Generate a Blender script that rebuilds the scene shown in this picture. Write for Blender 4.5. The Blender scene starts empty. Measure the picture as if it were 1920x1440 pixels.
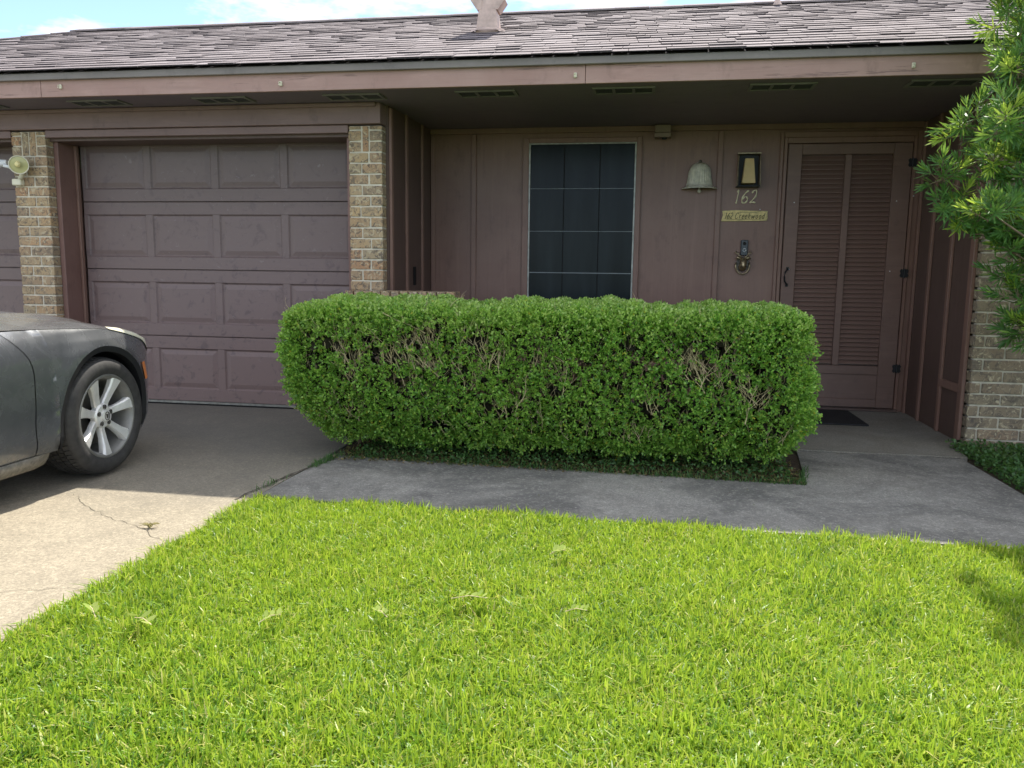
import bpy, math, random
import numpy as np
from mathutils import Vector, Matrix
R = math.radians
scene = bpy.context.scene
COL = scene.collection
rnd = random.Random(7)
rng = np.random.default_rng(11)

# ------------------------------------------------------------------ camera
cam_d = bpy.data.cameras.new('camera'); cam = bpy.data.objects.new('camera', cam_d); COL.objects.link(cam)
def cam_matrix(pitch, yaw, roll):
    B = np.array([[1,0,0],[0,0,-1],[0,1,0.]])
    cy, sy = math.cos(yaw), math.sin(yaw); Ry = np.array([[cy,0,-sy],[0,1,0],[sy,0,cy]])
    cp, sp = math.cos(pitch), math.sin(pitch); Rp = np.array([[1,0,0],[0,cp,-sp],[0,sp,cp]])
    cr, sr = math.cos(roll), math.sin(roll); Rr = np.array([[cr,-sr,0],[sr,cr,0],[0,0,1]])
    return Rr @ Rp @ Ry @ B
CM = cam_matrix(R(8.0), R(-9.4), R(.72))
m = Matrix.Identity(4)
for i in range(3):
    m[i][0] = CM[0][i]; m[i][1] = -CM[1][i]; m[i][2] = -CM[2][i]
m.translation = (0, 0, 1.10)
cam.matrix_world = m
cam_d.sensor_width = 36; cam_d.lens = 1500/1920*36; cam_d.clip_end = 3000; cam_d.clip_start = .05
scene.camera = cam

# ------------------------------------------------------------------ light
SUN_EL = math.atan2(1.515, 1.0); 
world = bpy.data.worlds.new('World'); scene.world = world; world.use_nodes = True
nt = world.node_tree; nt.nodes.clear()
def N(t, type, **kw):
    n = t.nodes.new(type)
    for k, v in kw.items():
        if k in n.inputs: n.inputs[k].default_value = v
        else: setattr(n, k, v)
    return n
wo = N(nt, 'ShaderNodeOutputWorld'); bg = N(nt, 'ShaderNodeBackground', Strength=.15)
sky = N(nt, 'ShaderNodeTexSky', sky_type='NISHITA', sun_disc=False, sun_elevation=R(56.6), sun_rotation=R(3), air_density=.65, dust_density=.2, ozone_density=1.0)
tc = N(nt, 'ShaderNodeTexCoord'); mp = N(nt, 'ShaderNodeMapping'); mp.inputs['Scale'].default_value = (1.2, 1.2, 3.5); mp.inputs['Location'].default_value = (3.42, 8.03, 4.73)
nz = N(nt, 'ShaderNodeTexNoise', Scale=2.6, Detail=7.0, Roughness=.6); rp = N(nt, 'ShaderNodeMapRange')
rp.inputs['From Min'].default_value = .44; rp.inputs['From Max'].default_value = .62; rp.inputs['To Max'].default_value = .95
mx = N(nt, 'ShaderNodeMix', data_type='RGBA'); mx.inputs['B'].default_value = (8.0, 7.8, 7.5, 1)
nt.links.new(tc.outputs['Generated'], mp.inputs['Vector']); nt.links.new(mp.outputs[0], nz.inputs['Vector'])
nt.links.new(nz.outputs[0], rp.inputs['Value']); nt.links.new(rp.outputs[0], mx.inputs['Factor'])
nt.links.new(sky.outputs[0], mx.inputs['A']); nt.links.new(mx.outputs['Result'], bg.inputs['Color'])
nt.links.new(bg.outputs[0], wo.inputs['Surface'])
sd = bpy.data.lights.new('sun', 'SUN'); sun = bpy.data.objects.new('sun', sd); COL.objects.link(sun)
sd.energy = 3.8; sd.angle = R(.55); sd.color = (1, .94, .84)
sun.rotation_euler = Vector((-.13, -1.0, -1.515)).to_track_quat('-Z', 'Y').to_euler()
scene.view_settings.view_transform = 'Standard'; scene.view_settings.look = 'None'
scene.view_settings.exposure = 1.05; scene.view_settings.gamma = 1

# ------------------------------------------------------------------ materials
MATS = {}
def base(name):
    mt = bpy.data.materials.new(name); mt.use_nodes = True; t = mt.node_tree
    b = t.nodes['Principled BSDF']; MATS[name] = mt
    return mt, t, b, t.nodes['Material Output']
def ramp(t, stops, fac=None, interp='LINEAR'):
    n = t.nodes.new('ShaderNodeValToRGB'); n.color_ramp.interpolation = interp
    e = n.color_ramp.elements
    while len(e) < len(stops): e.new(.5)
    for i, (p, c) in enumerate(stops): e[i].position = p; e[i].color = (*c, 1)
    if fac is not None: t.links.new(fac, n.inputs['Fac'])
    return n
def noise(t, scale, detail=4, rough=.55, vec=None, dist=0):
    n = N(t, 'ShaderNodeTexNoise', Scale=scale, Detail=float(detail), Roughness=rough, Distortion=float(dist))
    if vec is not None: t.links.new(vec, n.inputs['Vector'])
    return n.outputs[0]
def vmap(t, scale=(1,1,1), src='Object', loc=(0,0,0)):
    c = t.nodes.new('ShaderNodeTexCoord'); mpn = t.nodes.new('ShaderNodeMapping')
    mpn.inputs['Scale'].default_value = scale; mpn.inputs['Location'].default_value = loc
    t.links.new(c.outputs[src], mpn.inputs['Vector']); return mpn.outputs[0]
def mixc(t, fac, a, b, mode='MIX'):
    n = t.nodes.new('ShaderNodeMix'); n.data_type = 'RGBA'; n.blend_type = mode
    for k, v in (('Factor', fac), ('A', a), ('B', b)):
        if isinstance(v, (int, float)): n.inputs[k].default_value = v
        elif isinstance(v, tuple): n.inputs[k].default_value = (*v, 1)
        else: t.links.new(v, n.inputs[k])
    return n.outputs['Result']
def bump(t, b, h, strength=.3, dist=.005):
    n = N(t, 'ShaderNodeBump', Strength=strength, Distance=dist); t.links.new(h, n.inputs['Height']); t.links.new(n.outputs[0], b.inputs['Normal'])
def mrange(t, v, a, b_, c=0., d=1.):
    n = t.nodes.new('ShaderNodeMapRange'); t.links.new(v, n.inputs['Value'])
    for k, x in zip(('From Min','From Max','To Min','To Max'), (a, b_, c, d)): n.inputs[k].default_value = x
    return n.outputs[0]
def plain(name, col, rough=.5, metal=0., var=.15, scale=8, bs=.15, spec=.5):
    mt, t, b, o = base(name)
    v = vmap(t, src='Object'); n = noise(t, scale, 5, .6, v)
    c1 = tuple(x*(1-var) for x in col); c2 = tuple(min(1, x*(1+var)) for x in col)
    r = ramp(t, [(.3, c1), (.7, c2)], n); t.links.new(r.outputs[0], b.inputs['Base Color'])
    b.inputs['Roughness'].default_value = rough; b.inputs['Metallic'].default_value = metal
    b.inputs['Specular IOR Level'].default_value = spec
    if bs: bump(t, b, noise(t, scale*9, 4, .6, v), bs, .002)
    return mt
def painted(name, col, worn, grain='Z', rough=.5, streak=.35, cracks=0.):
    """old brown paint on timber: grain relief, chalky patches, small chips"""
    mt, t, b, o = base(name)
    sc = {'Z': (60, 60, 2.2), 'X': (2.2, 60, 60)}[grain]
    v = vmap(t, sc); g = noise(t, 1.0, 5, .6, v)
    big = noise(t, 1.7, 5, .65, vmap(t, (1,1,1)))
    c = mixc(t, mrange(t, big, .35, .7), col, worn)
    c = mixc(t, mrange(t, g, .55, .8, 0, streak), c, tuple(x*.55 for x in col))
    blot = noise(t, 9, 6, .7, vmap(t, (1, 1, .5)))
    c = mixc(t, mrange(t, blot, .56, .70, 0, .45), c, tuple(x*.6 for x in col))
    drip = noise(t, 1, 6, .75, vmap(t, (18, 18, .9) if grain == 'Z' else (3, 18, 18)))
    c = mixc(t, mrange(t, drip, .52, .75, 0, .32), c, tuple(min(1, x*1.45) for x in worn))
    if cracks:
        v2 = vmap(t, {'Z': (14, 14, .7), 'X': (.7, 14, 14)}[grain]); k = noise(t, 1.2, 8, .75, v2)
        c = mixc(t, mrange(t, k, .60, .63, 0, cracks), c, tuple(x*.35 for x in col))
    t.links.new(c, b.inputs['Base Color']); b.inputs['Roughness'].default_value = rough
    bump(t, b, g, .25, .0015)
    return mt
painted('brown_paint', (.215, .118, .088), (.265, .158, .122), rough=.45)
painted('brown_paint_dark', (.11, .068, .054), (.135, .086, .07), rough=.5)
painted('beam_paint', (.21, .135, .122), (.25, .165, .15), grain='X', rough=.55)
painted('fascia_paint', (.37, .225, .19), (.43, .28, .24), grain='X', rough=.6, cracks=.6)
painted('jamb_paint', (.20, .11, .09), (.25, .145, .12), rough=.5)
painted('drip_paint', (.20, .175, .165), (.25, .22, .205), grain='X', rough=.55, streak=.2)
painted('soffit_paint', (.18, .145, .175), (.205, .17, .195), grain='X', rough=.6)
painted('louver_paint', (.185, .108, .084), (.22, .136, .11), grain='X', rough=.5)

# garage door paint: chalky lower down, shade painted into the top, leaf shaped stains
mt, t, b, o = base('garage_paint')
cc = t.nodes.new('ShaderNodeTexCoord'); sx = t.nodes.new('ShaderNodeSeparateXYZ'); 
geo = t.nodes.new('ShaderNodeNewGeometry'); t.links.new(geo.outputs['Position'], sx.inputs[0])
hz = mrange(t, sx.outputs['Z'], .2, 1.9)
pv = N(t, 'ShaderNodeVectorMath', operation='MULTIPLY'); t.links.new(geo.outputs['Position'], pv.inputs[0]); pv.inputs[1].default_value = (1, 1, 1)
n1 = noise(t, 1.6, 6, .65, pv.outputs[0]); n2 = noise(t, 13, 5, .7, pv.outputs[0], .8)
pv2 = N(t, 'ShaderNodeVectorMath', operation='MULTIPLY'); t.links.new(geo.outputs['Position'], pv2.inputs[0]); pv2.inputs[1].default_value = (3, 3, 150)
g = noise(t, 1, 3, .6, pv2.outputs[0])
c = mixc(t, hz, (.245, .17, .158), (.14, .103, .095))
c = mixc(t, mrange(t, n1, .3, .75, 0, .5), c, (.19, .14, .135))
c = mixc(t, mrange(t, n2, .55, .66, 0, .6), c, (.11, .08, .082))
n3 = noise(t, 30, 4, .7, pv.outputs[0], 1.)
c = mixc(t, mrange(t, n3, .63, .70, 0, .4), c, (.30, .26, .26))
t.links.new(c, b.inputs['Base Color']); b.inputs['Roughness'].default_value = .5; bump(t, b, g, .35, .0015)

# brick
mt, t, b, o = base('brick')
oi = t.nodes.new('ShaderNodeObjectInfo'); av = N(t, 'ShaderNodeVectorMath', operation='MULTIPLY_ADD')
tcn = t.nodes.new('ShaderNodeTexCoord'); t.links.new(tcn.outputs['Object'], av.inputs[0]); av.inputs[1].default_value = (1, 1, 1)
cb = t.nodes.new('ShaderNodeCombineXYZ'); ml = N(t, 'ShaderNodeMath', operation='MULTIPLY'); ml.inputs[1].default_value = 37.
t.links.new(oi.outputs['Random'], ml.inputs[0]); t.links.new(ml.outputs[0], cb.inputs[0]); t.links.new(ml.outputs[0], cb.inputs[2]); t.links.new(cb.outputs[0], av.inputs[2])
rb = ramp(t, [(0, (.42,.27,.15)), (.2, (.54,.38,.20)), (.4, (.30,.22,.145)), (.6, (.48,.31,.17)), (.8, (.42,.33,.20)), (1, (.46,.24,.12))], oi.outputs['Random'])
w = noise(t, 26, 6, .65, av.outputs[0], 1.4)
c = mixc(t, mrange(t, w, .50, .58, 0, .85), rb.outputs[0], (.11, .09, .075))
w2 = noise(t, 17, 4, .6, av.outputs[0], 2.2)
c = mixc(t, mrange(t, w2, .56, .62, 0, .8), c, (.60, .52, .35))
c = mixc(t, mrange(t, noise(t, 7, 3, .6, av.outputs[0]), .35, .7, 0, .5), c, (.38, .30, .20))
t.links.new(c, b.inputs['Base Color']); b.inputs['Roughness'].default_value = .85
bump(t, b, w, .9, .006)
plain('mortar', (.62, .57, .46), .95, var=.2, scale=20, bs=.4)
# grey, weathered bricks of the right hand wall
mt2 = MATS['brick'].copy(); mt2.name = 'brick_grey'; MATS['brick_grey'] = mt2
for n in mt2.node_tree.nodes:
    if n.type == 'VALTORGB':
        for e, cl in zip(n.color_ramp.elements, [(.23,.18,.12), (.28,.22,.145), (.19,.15,.105), (.26,.195,.125), (.23,.20,.14), (.26,.18,.115)]): e.color = (*cl, 1)

# shingle
mt, t, b, o = base('shingle')  # weathered asphalt
oi = t.nodes.new('ShaderNodeNewGeometry'); ob = t.nodes.new('ShaderNodeObjectInfo')
ad = N(t, 'ShaderNodeMath', operation='ADD'); t.links.new(oi.outputs['Random Per Island'], ad.inputs[0]); t.links.new(ob.outputs['Random'], ad.inputs[1])
fr = N(t, 'ShaderNodeMath', operation='FRACT'); t.links.new(ad.outputs[0], fr.inputs[0])
rb = ramp(t, [(0, (.10,.08,.08)), (.25, (.23,.19,.19)), (.5, (.15,.12,.12)), (.75, (.29,.25,.25)), (1, (.19,.155,.155))], fr.outputs[0])
gp = noise(t, 1.1, 4, .6, oi.outputs['Position']); gn = noise(t, 260, 3, .7, oi.outputs['Position']); gs = noise(t, 14, 4, .7, oi.outputs['Position'])
c = mixc(t, mrange(t, gp, .42, .6, 0, .7), rb.outputs[0], (.12,.09,.09))
c = mixc(t, mrange(t, gs, .5, .8, 0, .6), c, (.13,.105,.105))
c = mixc(t, mrange(t, gn, .35, .75, 0, .6), c, (.31,.28,.285))
t.links.new(c, b.inputs['Base Color']); b.inputs['Roughness'].default_value = .9; bump(t, b, gn, .5, .003)

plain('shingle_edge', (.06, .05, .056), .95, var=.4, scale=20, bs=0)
# concrete
def concrete(name, ca, cb_, dark, darkamt, specks=.35):
    mt, t, b, o = base(name)
    g = t.nodes.new('ShaderNodeNewGeometry'); P = g.outputs['Position']
    big = noise(t, 1.4, 7, .68, P, .8); mid = noise(t, 5, 7, .75, P, .8); fin = noise(t, 130, 5, .75, P)
    c = mixc(t, mrange(t, mid, .3, .7), ca, cb_)
    c = mixc(t, mrange(t, big, .42, .6, 0, darkamt), c, dark)
    vo = N(t, 'ShaderNodeTexVoronoi', Scale=150.); t.links.new(P, vo.inputs['Vector'])
    sp = ramp(t, [(.0, (1,1,1)), (.22, (0,0,0))], vo.outputs['Distance'])
    sel = noise(t, 60, 2, .5, P); k = N(t, 'ShaderNodeMath', operation='MULTIPLY'); t.links.new(sp.outputs[0], k.inputs[0]); t.links.new(mrange(t, sel, .52, .6, 0, specks), k.inputs[1])
    c = mixc(t, k.outputs[0], c, tuple(min(1, x*1.9) for x in cb_))
    c = mixc(t, mrange(t, fin, .42, .62, 0, .75), c, tuple(x*.5 for x in ca))
    f2 = noise(t, 55, 4, .8, P); c = mixc(t, mrange(t, f2, .52, .66, 0, .45), c, tuple(min(1, x*1.45) for x in cb_))
    st = noise(t, 3.3, 7, .75, P, 1.); c = mixc(t, mrange(t, st, .52, .68, 0, .5), c, tuple(x*.6 for x in ca))
    t.links.new(c, b.inputs['Base Color']); b.inputs['Roughness'].default_value = .88
    bump(t, b, fin, .6, .004)
    return mt, t, b
concrete('drive_concrete', (.325, .28, .205), (.41, .355, .26), (.27, .235, .17), .75)
concrete('walk_concrete', (.27, .252, .222), (.42, .395, .345), (.115, .11, .10), .9, .9)
concrete('porch_concrete', (.27, .25, .21), (.34, .315, .265), (.20, .17, .13), .6, .2)
# the house end of the drive is stained darker
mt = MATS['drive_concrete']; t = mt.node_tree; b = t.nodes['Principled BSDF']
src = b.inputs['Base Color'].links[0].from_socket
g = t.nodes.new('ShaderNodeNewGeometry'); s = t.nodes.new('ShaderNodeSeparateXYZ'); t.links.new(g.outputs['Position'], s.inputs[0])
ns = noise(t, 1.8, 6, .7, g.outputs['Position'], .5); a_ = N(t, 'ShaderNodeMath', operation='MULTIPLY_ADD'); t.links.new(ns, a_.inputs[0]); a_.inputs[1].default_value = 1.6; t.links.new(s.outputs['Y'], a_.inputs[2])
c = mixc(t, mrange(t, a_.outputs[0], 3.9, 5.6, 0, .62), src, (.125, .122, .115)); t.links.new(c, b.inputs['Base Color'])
plain('crack', (.10, .085, .06), .95, bs=0)
plain('soil', (.065, .045, .028), .95, var=.5, scale=40, bs=.8)
plain('lawn_soil', (.05, .065, .02), .95, var=.4, scale=30, bs=.8)
plain('far_grass', (.07, .11, .03), .95, var=.35, scale=3, bs=.5)
plain('black_rubber', (.018, .018, .02), .8, var=.3, scale=60, bs=.6)
plain('black_iron', (.02, .021, .024), .5, metal=.3)
plain('dark_gap', (.006, .006, .006), .9, bs=0)
plain('brass', (.42, .32, .16), .38, metal=.85, var=.35, scale=40)
plain('brass_paint', (.92, .80, .52), .5, var=.15, scale=30)
plain('plaque_wood', (.74, .60, .27), .6, var=.3, scale=30)
plain('carved_dark', (.10, .075, .03), .7, bs=0)
plain('antique_brass', (.36, .29, .18), .36, metal=.75, var=.45, scale=50)
plain('verdigris', (.68, .64, .52), .6, metal=.15, var=.25, scale=25)
plain('verdigris_dark', (.13, .12, .10), .6, metal=.3, var=.3, scale=25)
plain('ivory', (.72, .52, .24), .5, var=.1)
plain('cream_plastic', (.72, .68, .52), .45, var=.08)
plain('white_plastic', (.78, .80, .80), .4, var=.06)
plain('galvanised', (.55, .42, .36), .55, metal=.2, var=.25, scale=12)
plain('sensor_box', (.26, .19, .155), .6, var=.1)
plain('bronze_plastic', (.03, .035, .045), .3, var=.1, bs=0)
plain('pale_ring', (.8, .82, .85), .4, bs=0)
plain('aluminium', (.32, .32, .29), .45, metal=.5, var=.3, scale=20)
plain('vent_mesh', (.05, .055, .055), .8, var=.2, scale=60, bs=.4)
plain('vent_frame', (.20, .19, .18), .6, var=.2)
plain('bark', (.20, .15, .10), .9, var=.35, scale=30, bs=.8)
plain('twig', (.60, .49, .30), .85, var=.3, scale=30, bs=.4)
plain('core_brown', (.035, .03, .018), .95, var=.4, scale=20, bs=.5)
plain('sprinkle', (.3, .26, .1), .8)
# solar screen
mt, t, b, o = base('screen'); b.inputs['Base Color'].default_value = (.010, .016, .020, 1); b.inputs['Roughness'].default_value = .25; b.inputs['Specular IOR Level'].default_value = .16
t.links.new(ramp(t, [(.35, (.006,.010,.012)), (.7, (.022,.031,.036))], noise(t, 1, 3, .5, vmap(t, (5, 5, .8)))).outputs[0], b.inputs['Base Color'])
v = vmap(t, (900, 900, 900)); 
bump(t, b, noise(t, 1, 2, .5, v), .15, .0005)
plain('screen_bar', (.22, .25, .26), .45, var=.1)

def leafmat(name, stops, trans=.45, tcol=(.35, .6, .05), rough=.45, gloss=.5):
    mt, t, b, o = base(name)
    g = t.nodes.new('ShaderNodeNewGeometry'); r = ramp(t, stops, g.outputs['Random Per Island'])
    big = noise(t, .9, 3, .6, g.outputs['Position'])
    c = mixc(t, mrange(t, big, .35, .7, 0, .35), r.outputs[0], stops[len(stops)//2][1])
    t.links.new(c, b.inputs['Base Color']); b.inputs['Roughness'].default_value = rough; b.inputs['Specular IOR Level'].default_value = gloss
    tr = t.nodes.new('ShaderNodeBsdfTranslucent'); tm = mixc(t, .6, c, tcol, 'MIX'); t.links.new(tm, tr.inputs['Color'])
    ms = t.nodes.new('ShaderNodeMixShader'); ms.inputs[0].default_value = trans
    t.links.new(b.outputs[0], ms.inputs[1]); t.links.new(tr.outputs[0], ms.inputs[2]); t.links.new(ms.outputs[0], o.inputs['Surface'])
    return mt
leafmat('grass', [(0, (.03,.09,.008)), (.25, (.09,.23,.014)), (.5, (.19,.36,.022)), (.75, (.34,.48,.04)), (.9, (.50,.52,.10)), (1, (.66,.56,.26))], .40, (.66, .84, .08), .42, .5)
tt = MATS['grass'].node_tree; bb = tt.nodes['Principled BSDF']; src = bb.inputs['Base Color'].links[0].from_socket
gg = tt.nodes.new('ShaderNodeNewGeometry'); nn = noise(tt, 2.3, 5, .65, gg.outputs['Position'], .5)
rr_ = ramp(tt, [(.32, (.60,.74,.62)), (.5, (1,1,1)), (.68, (1.0,.90,.70))], nn)
tt.links.new(mixc(tt, 1.0, src, rr_.outputs[0], 'MULTIPLY'), bb.inputs['Base Color'])
leafmat('hedge_leaf', [(0, (.05,.15,.03)), (.3, (.12,.31,.05)), (.6, (.24,.50,.075)), (.97, (.48,.68,.14)), (.985, (.5,.42,.04)), (1, (.55,.45,.05))], .4, (.42, .66, .07), .36, .6)
leafmat('lit_top_leaf', [(0, (.18,.34,.06)), (.4, (.34,.54,.10)), (.8, (.50,.68,.17)), (1, (.62,.72,.30))], .4, (.42, .62, .10), .36, .7)  # hedge leaf copy with the top's sky light put into its colour
leafmat('yew_leaf', [(0, (.04,.12,.04)), (.5, (.075,.20,.055)), (.9, (.13,.29,.07)), (1, (.28,.42,.07))], .36, (.42, .60, .08), .42, .4)
leafmat('yew_new', [(0, (.18,.34,.05)), (.6, (.32,.48,.07)), (1, (.50,.58,.12))], .4, (.62, .75, .10), .45, .3)
leafmat('weed_leaf', [(0, (.04,.10,.03)), (.6, (.06,.15,.04)), (1, (.12,.2,.06))], .3, (.25, .45, .06))
leafmat('dry_leaf', [(0, (.24,.34,.07)), (1, (.36,.42,.12))], .3, (.4, .5, .10), .85, .1)
leafmat('litter', [(0, (.10,.06,.03)), (.4, (.22,.14,.07)), (.6, (.10,.13,.03)), (1, (.35,.25,.12))], .15, (.3, .25, .1))

# ------------------------------------------------------------------ mesh helpers
class MB:
    def __init__(s): s.v = []; s.f = []
    def add(s, vs, fs):
        o = len(s.v); s.v += [tuple(p) for p in vs]; s.f += [tuple(i+o for i in f) for f in fs]; return s
    def box(s, x0, x1, y0, y1, z0, z1, bev=0.):
        if bev <= 0:
            return s.add([(x0,y0,z0),(x1,y0,z0),(x1,y1,z0),(x0,y1,z0),(x0,y0,z1),(x1,y0,z1),(x1,y1,z1),(x0,y1,z1)],
                  [(0,3,2,1),(4,5,6,7),(0,1,5,4),(1,2,6,5),(2,3,7,6),(3,0,4,7)])
        c = ((x0+x1)/2, (y0+y1)/2, (z0+z1)/2); h = ((x1-x0)/2, (y1-y0)/2, (z1-z0)/2); vs = []; idx = {}
        for sx_ in (-1,1):
            for sy_ in (-1,1):
                for sz_ in (-1,1):
                    for ax in range(3):
                        p = [h[0]*sx_, h[1]*sy_, h[2]*sz_]
                        for k in range(3):
                            if k != ax: p[k] -= bev*(sx_, sy_, sz_)[k]
                        idx[(sx_,sy_,sz_,ax)] = len(vs); vs.append((c[0]+p[0], c[1]+p[1], c[2]+p[2]))
        fs = []
        S = (-1, 1)
        for ax in range(3):
            a, b_ = [(1,2),(2,0),(0,1)][ax]
            for sg in S:
                q = []
                for (u, w_) in ((-1,-1),(1,-1),(1,1),(-1,1)):
                    k = [0,0,0]; k[ax] = sg; k[a] = u; k[b_] = w_; q.append(idx[(*k, ax)])
                fs.append(tuple(q if sg > 0 else q[::-1]))
            for u in S:
                for w_ in S:   # edges along ax
                    q = []
                    for (sg, fa) in ((-1,a),(1,a),(1,b_),(-1,b_)):
                        k = [0,0,0]; k[ax] = sg; k[a] = u; k[b_] = w_; q.append(idx[(*k, fa)])
                    fs.append(tuple(q if u*w_ > 0 else q[::-1]))
        for sx_ in S:
            for sy_ in S:
                for sz_ in S:
                    q = [idx[(sx_,sy_,sz_,k)] for k in range(3)]; fs.append(tuple(q if sx_*sy_*sz_ > 0 else q[::-1]))
        return s.add(vs, fs)
    def tube(s, pts, rad, n=6, cap=True):
        pts = [Vector(p) for p in pts]; k = len(pts)
        if not hasattr(rad, '__len__'): rad = [rad]*k
        vs = []; 
        up = Vector((.13, .21, 1)).normalized()
        d0 = (pts[1]-pts[0]).normalized()
        if abs(d0.dot(up)) > .9: up = Vector((1, .2, .1)).normalized()
        for i, p in enumerate(pts):
            d = (pts[min(i+1, k-1)] - pts[max(i-1, 0)]).normalized()
            a = d.cross(up).normalized(); b_ = a.cross(d)
            for j in range(n):
                th = 2*math.pi*j/n; vs.append(p + (a*math.cos(th) + b_*math.sin(th))*rad[i])
        fs = [(i*n+j, i*n+(j+1)%n, (i+1)*n+(j+1)%n, (i+1)*n+j) for i in range(k-1) for j in range(n)]
        if cap: fs += [tuple(range(n))[::-1], tuple(range((k-1)*n, k*n))]
        return s.add(vs, fs)
    def lathe(s, prof, axis='Z', c=(0,0,0), n=24, a0=0, a1=2*math.pi, flute=0, nf=0, close=False):
        """prof: (radius, height along axis)"""
        full = abs(a1-a0-2*math.pi) < 1e-6; m_ = n if full else n+1; vs = []
        for (r, h) in prof:
            for j in range(m_):
                th = a0+(a1-a0)*j/n; rr = r*(1+flute*math.cos(nf*th)) if nf else r
                u, w_ = rr*math.cos(th), rr*math.sin(th)
                p = {'Z': (u, w_, h), 'X': (h, u, w_), 'Y': (u, h, w_)}[axis]
                vs.append((p[0]+c[0], p[1]+c[1], p[2]+c[2]))
        fs = []
        K = len(prof)
        for i in range(K-1):
            for j in range(n):
                j2 = (j+1) % m_; fs.append((i*m_+j, i*m_+j2, (i+1)*m_+j2, (i+1)*m_+j))
        return s.add(vs, fs)
    def prism(s, poly, ax, a, b_):
        """poly: 2D list in the plane normal to ax ('X': (y,z); 'Y': (x,z); 'Z': (x,y))"""
        f = {'X': lambda p, h: (h, p[0], p[1]), 'Y': lambda p, h: (p[0], h, p[1]), 'Z': lambda p, h: (p[0], p[1], h)}[ax]
        n = len(poly); vs = [f(p, a) for p in poly] + [f(p, b_) for p in poly]
        return s.add(vs, [tuple(range(n))[::-1], tuple(range(n, 2*n))] + [(i, (i+1)%n, n+(i+1)%n, n+i) for i in range(n)])
    def grid(s, P):
        """P[i][j] points"""
        a, b_ = len(P), len(P[0]); vs = [p for row in P for p in row]
        return s.add(vs, [(i*b_+j, (i+1)*b_+j, (i+1)*b_+j+1, i*b_+j+1) for i in range(a-1) for j in range(b_-1)])
def wloc(p):
    v = Vector((0, 0, 0))
    while p is not None: v += Vector(p.location); p = p.parent
    return v
def finish(me, mat, smooth):
    me.materials.append(MATS[mat])
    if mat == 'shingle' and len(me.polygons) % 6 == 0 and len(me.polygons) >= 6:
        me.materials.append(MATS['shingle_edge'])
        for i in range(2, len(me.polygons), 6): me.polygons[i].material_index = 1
    if smooth:
        me.polygons.foreach_set('use_smooth', [True]*len(me.polygons))
    me.update()
def recalc(me):
    import bmesh
    bm = bmesh.new(); bm.from_mesh(me); bmesh.ops.recalc_face_normals(bm, faces=bm.faces); bm.to_mesh(me); bm.free()
def part(name, mb, mat, parent=None, smooth=False, label=None, fix=True, origin=None):
    me = bpy.data.meshes.new(name); off = wloc(parent)
    org = Vector(origin) if origin is not None else off
    me.from_pydata([(v[0]-org.x, v[1]-org.y, v[2]-org.z) for v in mb.v], [], mb.f)
    if fix: recalc(me)
    finish(me, mat, smooth)
    if smooth == 'auto':
        try: me.set_sharp_from_angle(angle=R(35))
        except Exception: pass
    o = bpy.data.objects.new(name, me); COL.objects.link(o); o.parent = parent; o.location = org-off
    if label: o['label'] = label
    return o
def mesh_np(name, V, F, mat, parent=None, nper=None, smooth=False):
    """V (n,3), F flat (m,k) arrays of equal size faces, or list of such arrays"""
    me = bpy.data.meshes.new(name); Fs = F if isinstance(F, list) else [F]
    V = V - np.array(wloc(parent)) if parent is not None else V
    me.vertices.add(len(V)); me.vertices.foreach_set('co', np.ascontiguousarray(V, np.float32).ravel())
    tot = np.concatenate([np.full(len(f), f.shape[1]) for f in Fs]); loops = np.concatenate([f.ravel() for f in Fs])
    me.loops.add(len(loops)); me.loops.foreach_set('vertex_index', loops.astype(np.int32))
    me.polygons.add(len(tot)); st = np.concatenate([[0], np.cumsum(tot)[:-1]])
    me.polygons.foreach_set('loop_start', st.astype(np.int32)); me.polygons.foreach_set('loop_total', tot.astype(np.int32))
    me.update(calc_edges=True); me.materials.append(MATS[mat])
    if smooth: me.polygons.foreach_set('use_smooth', np.ones(len(tot), bool))
    o = bpy.data.objects.new(name, me); COL.objects.link(o); o.parent = parent
    return o
def tag(o, label=None, cat=None, group=None, kind=None):
    for k, v in (('label', label), ('category', cat), ('group', group), ('kind', kind)):
        if v: o[k] = v
    return o
def thing(name, loc, label, cat, group=None):
    o = bpy.data.objects.new(name, None); COL.objects.link(o); o.location = loc; o.empty_display_size = .1
    return tag(o, label, cat, group)
def holder(name, loc, parent):
    raise NotImplementedError
def struct(o): o['kind'] = 'structure'; return o
def inst(name, me, loc, parent, rot=None, scale=None, label=None):
    o = bpy.data.objects.new(name, me); COL.objects.link(o); o.parent = parent
    o.location = Vector(loc) - wloc(parent)
    if rot is not None: o.rotation_euler = rot
    if scale is not None: o.scale = scale
    if label: o['label'] = label
    return o

# ================================================================== GROUND
mb = MB(); E = 400
mb.add([(-E,-E,-.045),(E,-E,-.045),(E,E,-.045),(-E,E,-.045)], [(0,1,2,3)])
struct(part('ground', mb, 'far_grass'))
DX = -1.86     # right edge of the drive
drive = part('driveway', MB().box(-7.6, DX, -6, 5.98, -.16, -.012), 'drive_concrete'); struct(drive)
WF0, WF1 = 3.56, 3.46       # front edge of the walk at the two ends
mb = MB()
mb.prism([(DX+.004, WF0), (1.6, WF1+.02), (3.2, WF1-.06), (3.2, 4.05), (1.96, 4.33), (1.955, 5.22), (.98, 5.22), (.88, 4.36), (-1.835, 4.49)], 'Z', -.16, -.010)
walk = struct(part('footpath', mb, 'walk_concrete'))
mb = MB(); mb.prism([(-1.28, 5.66), (.9, 5.6), (.98, 5.225), (1.99, 5.225), (2.02, 5.60), (2.12, 5.62), (2.12, 7.0), (-1.93, 7.0), (-1.93, 5.74), (-1.28, 5.74)], 'Z', -.15, .0)
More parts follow.
